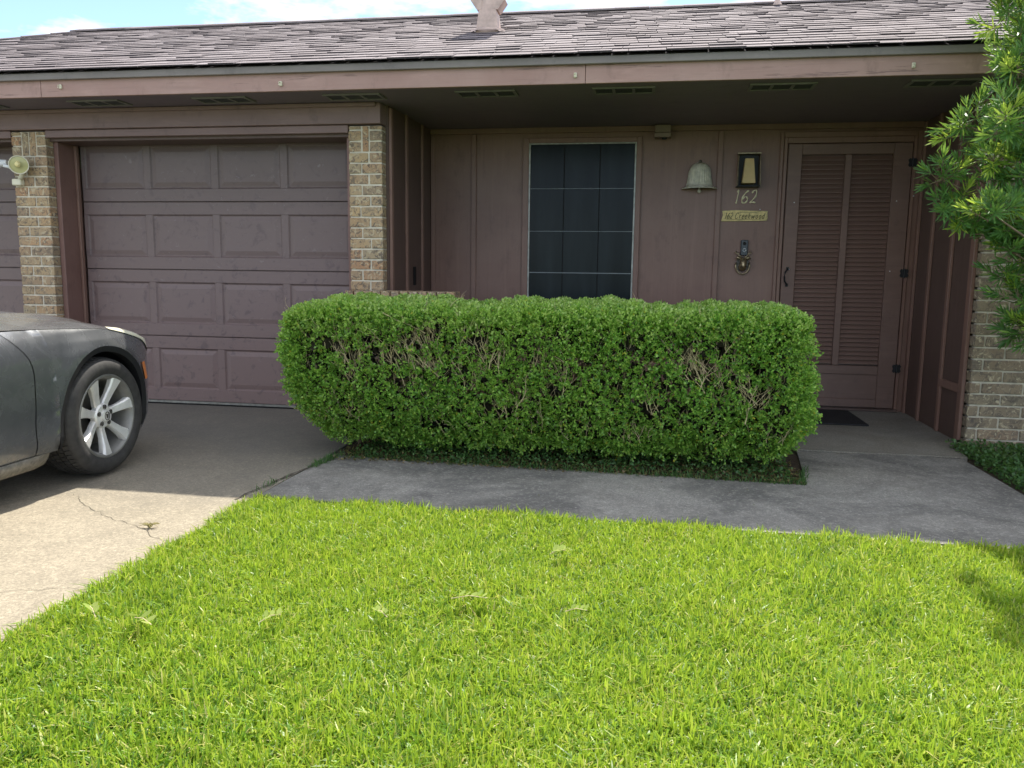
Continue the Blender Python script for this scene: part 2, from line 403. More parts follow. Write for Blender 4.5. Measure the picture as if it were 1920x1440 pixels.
porch = struct(part('porch_slab', mb, 'porch_concrete'))
struct(part('hedge_bed', MB().box(-1.85, .96, 4.33, 5.9, -.2, -.018), 'soil'))
struct(part('side_bed', MB().box(1.95, 4.6, 4.1, 5.75, -.2, -.03), 'soil'))
struct(part('lawn', MB().prism([(DX, 3.6), (3.3, 3.42), (3.3, -3), (DX, -3)], 'Z', -.2, -.028), 'lawn_soil'))

def crack(pts, w0, parent, z, name='crack'):
    mb = MB(); P = []
    for i in range(len(pts)-1):
        (x0, y0), (x1, y1) = pts[i], pts[i+1]; n = max(2, int(math.hypot(x1-x0, y1-y0)/.025))
        for k in range(n):
            u = k/n; P.append((x0+(x1-x0)*u+rnd.uniform(-.007, .007), y0+(y1-y0)*u+rnd.uniform(-.009, .009)))
    P.append(pts[-1]); L = []; Rr = []
    for i, p in enumerate(P):
        w = w0*rnd.uniform(.4, 1.5); q = P[min(i+1, len(P)-1)]; r = P[max(i-1, 0)]
        d = Vector((q[0]-r[0], q[1]-r[1])).normalized(); L.append((p[0]-d.y*w, p[1]+d.x*w, z)); Rr.append((p[0]+d.y*w, p[1]-d.x*w, z))
    mb.grid([L, Rr]); o = part(name, mb, 'crack', parent, fix=False)
    return o
crack([(-1.93, 3.50), (-1.90, 3.72), (-1.87, 4.0), (-1.82, 4.25), (-1.80, 4.47)], .006, drive, -.0055)
crack([(-2.75, 3.42), (-2.5, 3.22), (-2.3, 3.1), (-2.12, 3.02), (-2.0, 2.93), (-1.86, 2.85)], .0011, drive, -.0105)
crack([(-2.3, 2.2), (-2.1, 2.32), (-1.98, 2.36)], .0008, drive, -.0105)
crack([(.99, 5.222), (1.3, 5.21), (1.6, 5.225), (1.95, 5.215)], .004, walk, -.0055)
crack([(-4.5, 5.62), (-3.6, 5.66), (-2.4, 5.6)], .001, drive, -.0105)

# ================================================================== HOUSE
house = thing('house', (-1, 7, 0), 'single-storey brown painted house with brick pillars, a garage door and a louvered front door', 'house')
YP, YG, YW = 5.66, 5.95, 6.93
ZS = 2.272   # soffit
# --- plain walls
part('porch_wall', MB().box(-1.93, 2.12, YW, YW+.15, 0, 2.34), 'brown_paint', house)
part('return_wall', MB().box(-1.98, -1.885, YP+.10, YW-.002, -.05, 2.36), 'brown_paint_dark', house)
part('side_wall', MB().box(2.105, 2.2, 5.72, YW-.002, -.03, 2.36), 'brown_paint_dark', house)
mb = MB(); mb.box(2.12, 6, 9.9, 10.1, -.1, 2.4); mb.box(-8, 2.118, 9.9, 10.1, -.1, 2.4); mb.box(5.8, 6, 5.8, 9.898, -.1, 2.4); mb.box(-8, -7.8, 5.9, 9.898, -.1, 2.4)
part('outer_wall', mb, 'brown_paint', house)
# --- battens and trim
def slab(name, x0, x1, y0, y1, z0, z1, mat, parent=house, bev=.003, label=None):
    return part(name, MB().box(x0, x1, y0, y1, z0, z1, bev), mat, parent, label=label)
for (x0, x1) in ((-1.885+.004, -1.845), (-1.522, -1.478), (.535, .578)):
    slab('batten', x0, x1, YW-.020, YW-.001, 0, 2.255, 'brown_paint')
slab('cornice_trim', -1.883, 2.10, YW-.030, YW-.001, 2.258, 2.302, 'brown_paint')
for (y0, w) in ((6.62, .04), (6.18, .045)):
    slab('batten', -1.884, -1.866, y0-w/2, y0+w/2, 0, 2.29, 'brown_paint')
slab('corner_trim', -1.884, -1.862, YP+.104, YP+.15, 0, 2.26, 'brown_paint')
slab('mail_slot', -1.884, -1.874, 6.37, 6.43, .98, 1.13, 'dark_gap')
for y0 in (6.86, 6.52, 6.10):
    slab('batten', 2.085, 2.104, y0-.022, y0+.022, .0, 2.29, 'brown_paint')
slab('side_rail', 2.083, 2.104, 5.735, 6.076, .33, .385, 'brown_paint')
slab('corner_trim', 2.080, 2.104, 5.665, 5.73, .02, 2.26, 'brown_paint')
mb = MB(); mb.box(2.118, 2.3, 5.66, 5.72, -.06, 2.36); part('wall_core', mb, 'mortar', house)

# --- bricks
def brick_mesh(L, Hh, D, seed):
    r_ = random.Random(seed); mb = MB().box(-L/2, L/2, -D/2, D/2, -Hh/2, Hh/2, .004)
    mb.v = [(x+r_.uniform(-.0018, .0018), y+r_.uniform(-.0015, .0015), z+r_.uniform(-.0018, .0018)) for x, y, z in mb.v]
    me = bpy.data.meshes.new('brick'); me.from_pydata(mb.v, [], mb.f); recalc(me); return me
BM = {}
def brick(x0, x1, y0, y1, z0, z1, parent, mat='brick'):
    L, D, Hh = round(x1-x0, 3), round(y1-y0, 3), round(z1-z0, 3); k = (L, D, Hh, mat, rnd.randrange(3))
    if k not in BM: BM[k] = brick_mesh(L, Hh, D, len(BM)); BM[k].materials.append(MATS[mat])
    inst('brick', BM[k], ((x0+x1)/2, (y0+y1)/2+rnd.uniform(-.002, .002), (z0+z1)/2), parent)
CH, JT = .0762, .011
def brick_pillar(x0, x1, soldiers=True):
    p = part('brick_pillar', MB().box(x0+.006, x1-.006, YP+.006, YP+.20, -.05, 2.118), 'mortar', house)
    W_ = x1-x0; z = -.04 ; k = 0; top = 2.12
    ztop = top-.035
    rows = []
    zz = ztop - 2*CH - .003
    if soldiers:
        # soldier bricks in the middle of the top two courses, headers each side
        sw = .045 if W_ < .28 else .052
        ns = 1 if W_ < .28 else 2
        c0 = (x0+x1)/2-(ns*(sw+JT)-JT)/2+.0
        for i in range(ns): brick(c0+i*(sw+JT), c0+i*(sw+JT)+sw, YP, YP+.09, zz+JT, top-.004, p)
        for side in (0, 1):
            a, b_ = ((x0, c0-JT) if side == 0 else (c0+ns*(sw+JT), x1))
            for r_ in range(2): brick(a, b_, YP, YP+.09, zz+JT+r_*CH, zz+(r_+1)*CH, p)
            brick(a, b_, YP, YP+.09, zz+2*CH+JT, top-.004, p)
    z = zz
    while z > -.05:
        k += 1; cut = .62 if k % 2 else .36
        cut += rnd.uniform(-.03, .03); m_ = x0+W_*cut
        brick(x0, m_-JT/2, YP, YP+.09, z-CH+JT, z, p); brick(m_+JT/2, x1, YP, YP+.09, z-CH+JT, z, p)
        # side return of the pillar
        z -= CH
    return p
pr = brick_pillar(-2.150, -1.900)
pl = brick_pillar(-4.885, -4.590)
# low brick ledge beside the right pillar, capped by bricks on edge
lp = part('brick_ledge', MB().box(-1.896, -1.315, 5.57, 5.735, -.08, .862), 'mortar', house)
z = .862; k = 0
while z > .0:
    k += 1; x = -1.896 + (0 if k % 2 else -.0)
    cuts = [-1.896, -1.70, -1.46, -1.309] if k % 2 else [-1.896, -1.80, -1.56, -1.309]
    for a, b_ in zip(cuts[:-1], cuts[1:]): brick(a, b_-JT, 5.56, 5.65, z-CH+JT, z, lp)
    z -= CH
x = -2.15
while x < -1.34:
    if x > -1.905 or True: brick(x, x+.058, 5.54, 5.65 if x < -1.91 else 5.74, .872, .95, lp)
    x += .0685
# right hand brick wall
rp_ = part('brick_wall', MB().box(2.118, 5.99, 5.61, 5.80, -.12, 2.40), 'mortar', house)
z = -.03; k = 0
while z < 2.36:
    k += 1; x = 2.105
    first = .20 if k % 2 else .075
    x1 = x+first
    while x < 3.9:
        brick(x, x1-JT, 5.60, 5.69, z, min(z+CH-JT, 2.36), rp_, 'brick_grey'); x = x1; x1 = x+.255
    z += CH

# --- garage: beam, lintel trim, jambs, doors
slab('garage_beam', -7.9, -1.900, YP-.035, YP+.16, 2.128, ZS-.002, 'beam_paint')
slab('beam_lip', -7.9, -1.93, YP-.060, YP-.036, ZS-.03, ZS-.003, 'beam_paint')
slab('lintel_trim', -4.587, -2.153, YP-.004, YP+.04, 2.072, 2.126, 'beam_paint')
slab('lintel_trim', -7.6, -4.888, YP-.004, YP+.04, 2.072, 2.126, 'beam_paint')
slab('lintel', -7.8, -2.153, YP+.045, YG+.10, 2.05, 2.125, 'brown_paint_dark')
for xx, sg in ((-4.587, 1), (-2.153, -1), (-4.888, -1)):
    a, b_ = sorted((xx, xx+sg*.040)); slab('jamb', a, b_, YP+.075, YG+.03, -.01, 2.07, 'jamb_paint')
    a, b_ = sorted((xx+sg*.041, xx+sg*.062)); slab('door_stop', a, b_, YG-.045, YG-.012, .55 if xx == -4.587 else -.01, 2.048, 'brown_paint')
def garage_door(x0, x1, label):
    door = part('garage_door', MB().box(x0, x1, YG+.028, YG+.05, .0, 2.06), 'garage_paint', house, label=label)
    n = 4; pw = (x1-x0)/4; sh = .533
    for r_ in range(4):
        z0 = .018+r_*sh; z1 = z0+sh-.006
        # section: frame of rails and stiles round four sunk fields
        px_ = []; 
        mb = MB(); mb.box(x0, x1, YG, YG+.027, z0, z0+.098, .003); mb.box(x0, x1, YG, YG+.027, z1-.098, z1, .003)
        for c_ in range(5):
            cx = x0+c_*pw; a = cx-.028 if c_ else cx; b_ = cx+.028 if c_ < 4 else cx
            if c_ == 0: b_ = cx+.03
            if c_ == 4: a = cx-.03
            mb.box(a, b_, YG+.0005, YG+.027, z0+.098, z1-.098)
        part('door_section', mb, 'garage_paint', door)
        for c_ in range(4):
            a = x0+c_*pw+.028; b_ = a+pw-.056; c0, c1 = z0+.098, z1-.098
            mb = MB(); y0 = YG+.011; y1 = YG+.003; s1, s2 = .006, .052
            def rect(ins, y): return [(a+ins, y, c0+ins), (b_-ins, y, c0+ins), (b_-ins, y, c1-ins), (a+ins, y, c1-ins)]
            L = [rect(0, YG+.001), rect(.010, y0), rect(.016, y0), rect(.050, y1)]
            for i in range(3): mb.add(L[i]+L[i+1], [(j, (j+1)%4, 4+(j+1)%4, 4+j) for j in range(4)])
            mb.add(L[3], [(0,1,2,3)])
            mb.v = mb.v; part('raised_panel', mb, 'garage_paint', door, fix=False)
    part('bottom_seal', MB().box(x0, x1, YG-.008, YG+.03, .0, .016), 'aluminium', door)
    part('seal_gap', MB().box(x0, x1, YG-.012, YG+.03, -.012, -.001), 'dark_gap', door)
    return door
garage_door(-4.518, -2.212, 'brown garage door with leaf stains beside the hedge')
garage_door(-7.25, -4.965, 'brown garage door at the left edge behind the car')
part('garage_floor', MB().box(-7.5, -1.99, 5.985, 7, -.15, -.013), 'walk_concrete', house)

# --- soffit, ceiling, fascia, drip board
mb = MB(); mb.box(-8.3, 6, 5.235, 5.66, ZS, ZS+.02); part('soffit', mb, 'soffit_paint', house)
mb = MB(); mb.prism([(5.664, ZS+.001), (YW+.1, 2.305), (YW+.1, 2.34), (5.664, 2.32)], 'X', -1.98, 2.3); part('porch_ceiling', mb, 'soffit_paint', house)
def fascia(x0, x1, parent=house): return slab('fascia_board', x0, x1, 5.205, 5.232, ZS-.004, 2.392, 'fascia_paint', bev=.002)
fascia(-8.3, -4.232); fascia(-4.229, -.424); fascia(-.421, 6)
slab('drip_board', -8.3, 6, 5.175, 5.204, 2.378, 2.424, 'drip_paint')
# vents in the soffit
for x0 in (-5.15, -4.14, -3.17, -2.21, -1.29, -.39, .59, 1.53, 2.5):
    v = part('soffit_vent', MB().box(x0+.02, x0+.38, 5.36, 5.49, ZS-.006, ZS-.001), 'vent_mesh', house)
    for a, b_, c_, d in ((x0, x0+.40, 5.335, 5.356), (x0, x0+.40, 5.494, 5.515)): part('vent_frame', MB().box(a, b_, c_, d, ZS-.010, ZS-.001), 'vent_frame', v)
    for i in range(4): part('vent_bar', MB().box(x0+.127*i, x0+.127*i+.019, 5.357, 5.493, ZS-.0105, ZS-.0015), 'vent_frame', v)
# cable clips on the fascia
for x_, z_ in ((-4.07, 2.335), (-2.44, 2.315), (-.485, 2.318), (1.49, 2.322)):
    mb = MB(); mb.box(x_-.009, x_+.010, 5.19, 5.2045, z_-.016, z_+.014, .003); mb.tube([(x_, 5.19, z_+.004), (x_-.004, 5.178, z_+.006), (x_-.006, 5.178, z_-.012)], .004, 5)
    part('cable_clip', mb, 'cream_plastic', house)

# --- roof
EY, EZ, PT = 5.15, 2.436, .40
RY = 7.73; RZ = EZ+(RY-EY)*PT; HX = -5.80
ang = math.atan(PT); ct, st = math.cos(ang), math.sin(ang)
mb = MB()
eL = HX-(RY-EY)
mb.add([(eL, EY+.02, EZ-.012), (6, EY+.02, EZ-.012), (6, RY, RZ-.012), (HX, RY, RZ-.012)], [(0,1,2,3)])
by = RY+(RY-EY)
mb.add([(eL, by, EZ-.012), (eL, EY+.02, EZ-.012), (HX, RY, RZ-.012)], [(0,1,2)])
mb.add([(6, by, EZ-.012), (eL, by, EZ-.012), (HX, RY, RZ-.012), (6, RY, RZ-.012)], [(0,1,2,3)])
mb.add([(6, by, EZ-.012), (6, EY+.02, EZ-.012), (6, RY, RZ-.012)], [(0,1,2)])
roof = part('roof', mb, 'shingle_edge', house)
SLEN = (RY-EY)/ct; EXPO = .122; nC = int(SLEN/EXPO)+1
def shingle_box(x0, x1, s0, th, sk):
    """tapered tab on the roof plane; s along slope"""
    s1 = s0+EXPO+.03
    def P(x, s, h): return (x, EY+s*ct-h*st, EZ+s*st+h*ct)
    v = [P(x0, s0+sk[0], .001), P(x1, s0+sk[1], .001), P(x1, s1, -.004), P(x0, s1, -.004), P(x0, s0+sk[0], th), P(x1, s0+sk[1], th+sk[2]), P(x1, s1, .001), P(x0, s1, .001)]
    return v, [(0,3,2,1),(4,5,6,7),(0,1,5,4),(1,2,6,5),(2,3,7,6),(3,0,4,7)]
rest = MB(); shown = 0; cand = []
for c_ in range(nC):
    s0 = c_*EXPO-.012; x = -8.6+rnd.uniform(0, .2); wav = rnd.uniform(0, 6)
    y_ = EY+s0*ct; xl = HX-(RY-y_)
    while x < 6:
        w = rnd.uniform(.09, .26); x1 = x+w
        if x > xl-.08 and s0 < SLEN:
            th = rnd.choice((.006, .008, .009, .012)); sk = (rnd.uniform(-.003, .003), rnd.uniform(-.003, .003), rnd.uniform(-.001, .001))
            cand.append((c_, x, x1-.004, s0, th, sk))
        x = x1
big = [q for q in cand if -4.7 < q[1] < 2.0]; big = sorted(big, key=lambda q: q[0])[:296]; bs_ = set(id(q) for q in big)
for q in cand:
    v, f = shingle_box(q[1], q[2], q[3], q[4], q[5])
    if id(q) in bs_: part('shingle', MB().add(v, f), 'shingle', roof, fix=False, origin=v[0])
    else: rest.add(v, f)
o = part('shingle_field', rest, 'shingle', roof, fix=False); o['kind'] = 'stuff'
# ridge and hip caps
x = HX
while x < 6:
    mb = MB(); h = rnd.uniform(0, .004)
    mb.prism([(RY-.14, RZ-.05+h+.008), (RY, RZ+.004+h), (RY+.14, RZ-.05+h+.008), (RY+.14, RZ-.036+h+.008), (RY, RZ+.024+h), (RY-.14, RZ-.036+h+.008)], 'X', x, x+.30)
    part('ridge_cap', mb, 'shingle', roof); x += .302
n = 14
for i in range(n):
    u0, u1 = i/n, (i+1.12)/n; a = Vector((eL, EY, EZ+.006)); b_ = Vector((HX, RY, RZ+.006)); p0 = a.lerp(b_, u0); p1 = a.lerp(b_, u1)
    sd_ = Vector((.10, -.10, -.028)); mb = MB(); up = Vector((0, 0, .012))
    mb.add([p0-up, p0+sd_-up*.5, p1+sd_-up*1.2, p1-up, p0+up, p0+sd_+up*.2, p1+sd_-up*.2, p1+up*.3], [(0,3,2,1),(4,5,6,7),(0,1,5,4),(1,2,6,5),(2,3,7,6),(3,0,4,7)])
    part('hip_cap', mb, 'shingle', roof)
# flue and small vent pipe (parts of the house)
fx, fy, fz = -1.285, 6.45, 2.945
mb = MB(); mb.lathe([(.125, -.03), (.12, .0), (.092, .18), (.085, .30), (.08, .425)], 'Z', (fx, fy, fz), 4, R(45), R(405))
mb.lathe([(.15, -.012), (.145, .004), (.12, .008)], 'Z', (fx, fy, fz), 12)
fl = part('flue', mb, 'galvanised', house)
mb = MB()
for sg in (-1, 1):
    mb.prism([(sg*.045+fx, fz+.16), (sg*.08+fx, fz+.15), (sg*.135+fx, fz+.225), (sg*.10+fx, fz+.30), (sg*.045+fx, fz+.34)], 'Y', fy-.07, fy+.07)
part('flue_cowl', mb, 'galvanised', fl)
part('flue_cap', MB().prism([(fx-.14, fz+.42), (fx+.14, fz+.42), (fx+.10, fz+.45), (fx-.10, fz+.45)], 'Y', fy-.12, fy+.12), 'galvanised', fl)
mb = MB(); vx, vy, vz = 1.03, 7.60, EZ+(7.60-EY)*PT
mb.lathe([(.05, -.01), (.024, .03), (.024, .19), (.0, .19)], 'Z', (vx, vy, vz), 10); part('vent_pipe', mb, 'galvanised', house)

# --- window
WX0, WX1, WZ0, WZ1 = -1.012, -.130, .62, 2.166
win = part('window', MB().box(WX0-.002, WX1+.002, YW-.012, YW-.001, WZ0, WZ1), 'dark_gap', house)
for a, b_, c_, d in ((WX0-.062, WX0-.010, WZ0-.06, WZ1+.052), (WX1+.010, WX1+.054, WZ0-.06, WZ1+.052)):
    part('window_trim', MB().box(a, b_, YW-.028, YW-.001, c_, d, .003), 'brown_paint', win)
part('window_trim', MB().box(WX0-.009, WX1+.009, YW-.027, YW-.001, WZ1+.010, WZ1+.050, .003), 'brown_paint', win)
part('window_trim', MB().box(WX0-.009, WX1+.009, YW-.027, YW-.001, WZ0-.06, WZ0-.004, .003), 'brown_paint', win)
for a, b_, c_, d in ((WX0-.009, WX0+.004, WZ0, WZ1+.008), (WX1-.004, WX1+.009, WZ0, WZ1+.008), (WX0+.0045, WX1-.0045, WZ1-.002, WZ1+.008), (WX0+.0045, WX1-.0045, WZ0-.003, WZ0+.01)):
    part('screen_frame', MB().box(a, b_, YW-.024, YW-.012, c_, d), 'aluminium', win)
xs_ = [WX0+.004, -.720, -.420, WX1-.004]; zs_ = [WZ0+.01, 1.095, 1.445, 1.80, WZ1-.003]
for i in range(3):
    for j in range(4): part('pane', MB().box(xs_[i]+.004, xs_[i+1]-.004, YW-.018, YW-.013, zs_[j]+.004, zs_[j+1]-.003), 'screen', win)
for j, w in ((1, .0035), (2, .0022), (3, .0022)): part('muntin', MB().box(WX0+.006, WX1-.006, YW-.022, YW-.018, zs_[j]-w, zs_[j]+w), 'screen_bar', win)
for i in (1, 2): part('muntin', MB().box(xs_[i]-.008, xs_[i]+.008, YW-.0175, YW-.0125, WZ0+.01, WZ1-.004), 'dark_gap', win)

# --- louvered front door
D0, D1 = 1.085, 2.018
dr = part('front_door', MB().box(D0+.02, D1-.02, YW-.010, YW-.001, .02, 2.13), 'brown_paint_dark', house, label='brown louvered screen door with black hinges')
for a, b_ in ((D0-.062, D0-.035), (D0-.033, D0-.008), (D1+.008, D1+.034), (D1+.036, D1+.075)):
    part('door_casing', MB().box(a, b_, YW-(.030 if a in (D0-.062, D1+.036) else .044), YW-.001, .0, 2.19 if a in (D0-.033, D1+.008) else 2.235, .003), 'brown_paint', dr)
part('door_casing', MB().box(D0-.0075, D1+.0075, YW-.043, YW-.001, 2.145, 2.19, .003), 'brown_paint', dr)
part('door_casing', MB().box(D0-.034, D1+.035, YW-.031, YW-.001, 2.192, 2.235, .003), 'brown_paint', dr)
part('threshold', MB().box(D0-.03, D1+.03, YW-.07, YW-.045, .0, .022, .003), 'brown_paint_dark', dr)
yd0, yd1 = YW-.050, YW-.012
for a, b_, c_, d in ((D0, D0+.105, .028, 2.138), (D1-.135, D1, .028, 2.138), (D0+.106, D1-.136, 2.055, 2.137), (D0+.106, D1-.136, .30, .372), (1.522, 1.572, .374, 2.053)):
    part('door_rail', MB().box(a, b_, yd0, yd1, c_, d, .003), 'louver_paint', dr)
part('kick_panel', MB().box(D0+.106, D1-.136, yd0+.010, yd1, .10, .298), 'louver_paint', dr)
part('door_rail', MB().box(D0+.106, D1-.136, yd0, yd1, .03, .099, .003), 'louver_paint', dr)
z = .392; me1 = None; ns = 46; pitch = (2.045-.385)/ns
def slat_mesh(L):
    mb = MB(); a = .0205; ca, sa = math.cos(R(54)), math.sin(R(54))
    pr_ = [(-a*ca, -a*sa-.003), (a*ca, a*sa-.003), (a*ca, a*sa+.003), (-a*ca, -a*sa+.003)]
    mb.prism([(p[0], p[1]) for p in pr_], 'X', -L/2, L/2); me = bpy.data.meshes.new('slat'); me.from_pydata(mb.v, [], mb.f); recalc(me); me.materials.append(MATS['louver_paint']); return me
for (a, b_) in ((D0+.106, 1.521), (1.573, D1-.136)):
    sm = slat_mesh(b_-a-.002)
    for i in range(ns): inst('slat', sm, ((a+b_)/2, yd0+.022, .385+(i+.5)*pitch), dr)
for zc in (1.985, 1.125, .358):
    mb = MB(); xh = D1+.004; y_ = yd0-.004
    for sg in (-1, 1): mb.prism([(xh, zc-.028), (xh+sg*.022, zc-.034), (xh+sg*.034, zc-.020), (xh+sg*.026, zc), (xh+sg*.034, zc+.020), (xh+sg*.022, zc+.034), (xh, zc+.028)], 'Y', y_-.004, y_)
    mb.tube([(xh, y_-.006, zc-.036), (xh, y_-.006, zc+.036)], .0055, 6); part('hinge', mb, 'black_iron', dr)
mb = MB(); mb.tube([(D0+.045, yd0, 1.15), (D0+.04, yd0-.022, 1.145), (D0+.022, yd0-.032, 1.12), (D0+.018, yd0-.034, 1.085), (D0+.022, yd0-.032, 1.05), (D0+.04, yd0-.022, 1.025), (D0+.045, yd0, 1.02)], .0065, 7)
mb.box(D0+.034, D0+.054, yd0-.004, yd0, 1.138, 1.165); mb.box(D0+.034, D0+.054, yd0-.004, yd0, 1.005, 1.032)
part('handle', mb, 'black_iron', dr, smooth='auto')
for (x_, z_) in ((1.15, 1.68), (1.14, 1.145), (1.925, 1.69), (1.915, 1.14), (2.05, 1.73)):
    part('screw_head', MB().lathe([(.0001, -.003), (.005, -.002), (.005, 0)], 'Y', (x_, yd0 if x_ < 2.03 else YW-.044, z_), 6), 'pale_ring', dr)

# ================================================================== FITTINGS ON THE PORCH WALL
# ceiling sensor box
bx = thing('sensor_box', (.088, 6.86, 2.24), 'small tan junction box hanging under the porch ceiling above the bell', 'box')
part('body', MB().box(.023, .150, 6.80, 6.893, 2.232, 2.292, .004), 'sensor_box', bx)
part('lid', MB().box(.020, .153, 6.795, 6.894, 2.194, 2.230, .004), 'sensor_box', bx)
part('lens', MB().lathe([(.0, -.016), (.018, -.012), (.022, 0)], 'Z', (.10, 6.84, 2.194), 12), 'black_iron', bx)
# bell
bl = thing('wall_bell', (.398, YW, 1.79), 'grey green fluted bell shaped lamp on the wall between window and door', 'wall lamp')
c = (.398, YW-.012, 0)
BS = 1.17
prof = [(.014, 2.005), (.030, 2.0), (.052, 1.985), (.068, 1.955), (.075, 1.92), (.079, 1.88), (.084, 1.845), (.088, 1.825)]
part('shade', MB().lathe([(a*BS, b_) for a, b_ in prof], 'Z', c, 60, math.pi, 2*math.pi, flute=.035, nf=30), 'verdigris', bl, smooth=True)
part('rim', MB().lathe([(a*BS, b_) for a, b_ in ((.0885, 1.826), (.094, 1.815), (.106, 1.803), (.124, 1.797), (.124, 1.790), (.10, 1.793), (.085, 1.80))], 'Z', c, 36, math.pi, 2*math.pi), 'verdigris', bl, smooth=True)
part('knob', MB().lathe([(.0, 2.026), (.012, 2.022), (.013, 2.012), (.010, 2.006), (.018, 2.004)], 'Z', (.398, YW-.020, 0), 12), 'verdigris_dark', bl, smooth=True)
part('clapper', MB().lathe([(.0, 1.757), (.014, 1.765), (.016, 1.775), (.008, 1.79), (.006, 1.81)], 'Z', (.398, YW-.035, 0), 12), 'verdigris', bl, smooth=True)
part('back_plate', MB().prism([(.31, 1.80), (.486, 1.80), (.478, 1.93), (.44, 1.985), (.398, 2.0), (.356, 1.985), (.318, 1.93)], 'Y', YW-.012, YW-.001), 'verdigris_dark', bl)
# lantern
ln = thing('wall_lantern', (.78, YW, 1.80), 'dark open wall lantern with an ivory shade above the house number', 'wall lamp')
part('back_plate', MB().box(.700, .862, YW-.008, YW-.001, 1.815, 2.062), 'black_iron', ln)
for sx_ in (-1, 1):
    xo, xi = .781+sx_*.088, .781+sx_*.083
    part('side_plate', MB().prism([(YW-.001, 1.812), (YW-.11, 1.812), (YW-.075, 2.06), (YW-.001, 2.06)], 'X', min(xo-sx_*.004, xi), max(xo-sx_*.004, xi)), 'antique_brass', ln)
    part('post', MB().tube([(xo+sx_*.004, YW-.11, 1.806), (xo-sx_*.006, YW-.075, 2.065)], .0032, 6), 'antique_brass', ln)
part('top_plate', MB().box(.690, .872, YW-.082, YW-.001, 2.062, 2.072, .002), 'antique_brass', ln)
part('base_tray', MB().box(.690, .872, YW-.112, YW-.001, 1.802, 1.811, .002), 'black_iron', ln)
mb = MB(); mb.lathe([(.044, 2.025), (.047, 2.020), (.072, 1.83), (.070, 1.83), (.034, 2.006), (0, 2.006)], 'Z', (.781, YW-.06, 0), 4, R(45), R(405))
part('lamp_shade', mb, 'ivory', ln)
# stroke lettering
STR = {'1': [[(.3,.85),(.5,1),(.42,0)], [(.25,0),(.55,.03)]],
 '6': [[(.85,1.0),(.45,.82),(.18,.5),(.1,.22),(.25,.03),(.55,.0),(.8,.15),(.82,.36),(.62,.50),(.35,.45),(.16,.28)]],
 '2': [[(.12,.78),(.3,.98),(.6,1),(.75,.8),(.65,.5),(.3,.2),(.08,.02),(.45,.06),(.85,.02)]],
 'C': [[(.8,.8),(.6,1),(.35,.95),(.15,.65),(.12,.3),(.3,.03),(.6,.03),(.8,.2)]],
 'r': [[(.2,.6),(.2,0)],[(.2,.4),(.45,.6),(.7,.55)]],
 'e': [[(.2,.32),(.7,.34),(.6,.58),(.35,.6),(.15,.4),(.15,.15),(.4,0),(.7,.1)]],
 'k': [[(.2,1),(.2,0)],[(.7,.6),(.22,.3),(.7,0)]],
 'w': [[(.08,.6),(.2,.02),(.45,.5),(.62,.02),(.85,.6)]],
 'o': [[(.45,.6),(.2,.5),(.15,.2),(.4,0),(.65,.1),(.7,.4),(.45,.6)]],
 'd': [[(.65,1),(.62,0)],[(.62,.45),(.4,.6),(.15,.4),(.15,.12),(.38,0),(.62,.15)]]}
def stroke(mb, ch, x0, z0, w, h, y, th, slant=.18, var=False):
    for s_ in STR[ch]:
        P = []
        for i in range(len(s_)-1):
            for k in range(4):
                u = k/4; p0, p1, p2, p3 = s_[max(i-1,0)], s_[i], s_[i+1], s_[min(i+2, len(s_)-1)]
                q = [.5*((2*p1[a])+(-p0[a]+p2[a])*u+(2*p0[a]-5*p1[a]+4*p2[a]-p3[a])*u*u+(-p0[a]+3*p1[a]-3*p2[a]+p3[a])*u**3) for a in (0, 1)]; P.append(q)
        P.append(s_[-1]); n = len(P)
        mb.tube([(x0+p[0]*w+p[1]*h*slant, y, z0+p[1]*h) for p in P], [th*(1+(.35*math.sin(i*.9) if var else 0))*(.7 if i in (0, n-1) else 1) for i in range(n)], 6)
for i, ch in enumerate('162'):
    mb = MB(); stroke(mb, ch, (.680, .735, .805)[i], 1.680, (.048, .058, .058)[i], .100, YW-.010, .0056, .14, True)
    o = part('house_number', mb, 'brass_paint', None, smooth=True, origin=(.705+.06*i, YW, 1.68))
    tag(o, ('brass digit 1, leftmost of the house number', 'brass digit 6, middle of the house number', 'brass digit 2, rightmost of the house number')[i], 'number', 'brass digits of the house number')
pq = thing('name_plaque', (.775, YW, 1.53), 'yellow wooden address plaque with carved lettering below the house number', 'sign')
mb = MB(); mb.prism([(.586, 1.533), (.948, 1.538), (.955, 1.56), (.951, 1.60), (.955, 1.614), (.70, 1.622), (.594, 1.616), (.600, 1.58)], 'Y', YW-.016, YW-.001)
part('board', mb, 'plaque_wood', pq)
mb = MB(); x = .612
for ch, w in zip('162 Creekwood', (.016,.021,.021,.012,.030,.020,.022,.022,.024,.030,.023,.023,.024)):
    if ch != ' ': stroke(mb, ch, x, 1.553, w, .047, YW-.0165, .0023, .22)
    x += w*1.05+.0015
part('lettering', mb, 'carved_dark', pq)
mb = MB(); mb.tube([(.63, YW-.0165, 1.546), (.90, YW-.0165, 1.547)], .0011, 4); mb.tube([(.72, YW-.0165, 1.605), (.86, YW-.0165, 1.604), (.90, YW-.0165, 1.612)], .0011, 4)
part('carved_line', mb, 'carved_dark', pq)
part('nail', MB().lathe([(0, -.003), (.004, -.002), (.004, .0)], 'Y', (.893, YW-.002, 1.629), 8), 'pale_ring', pq)
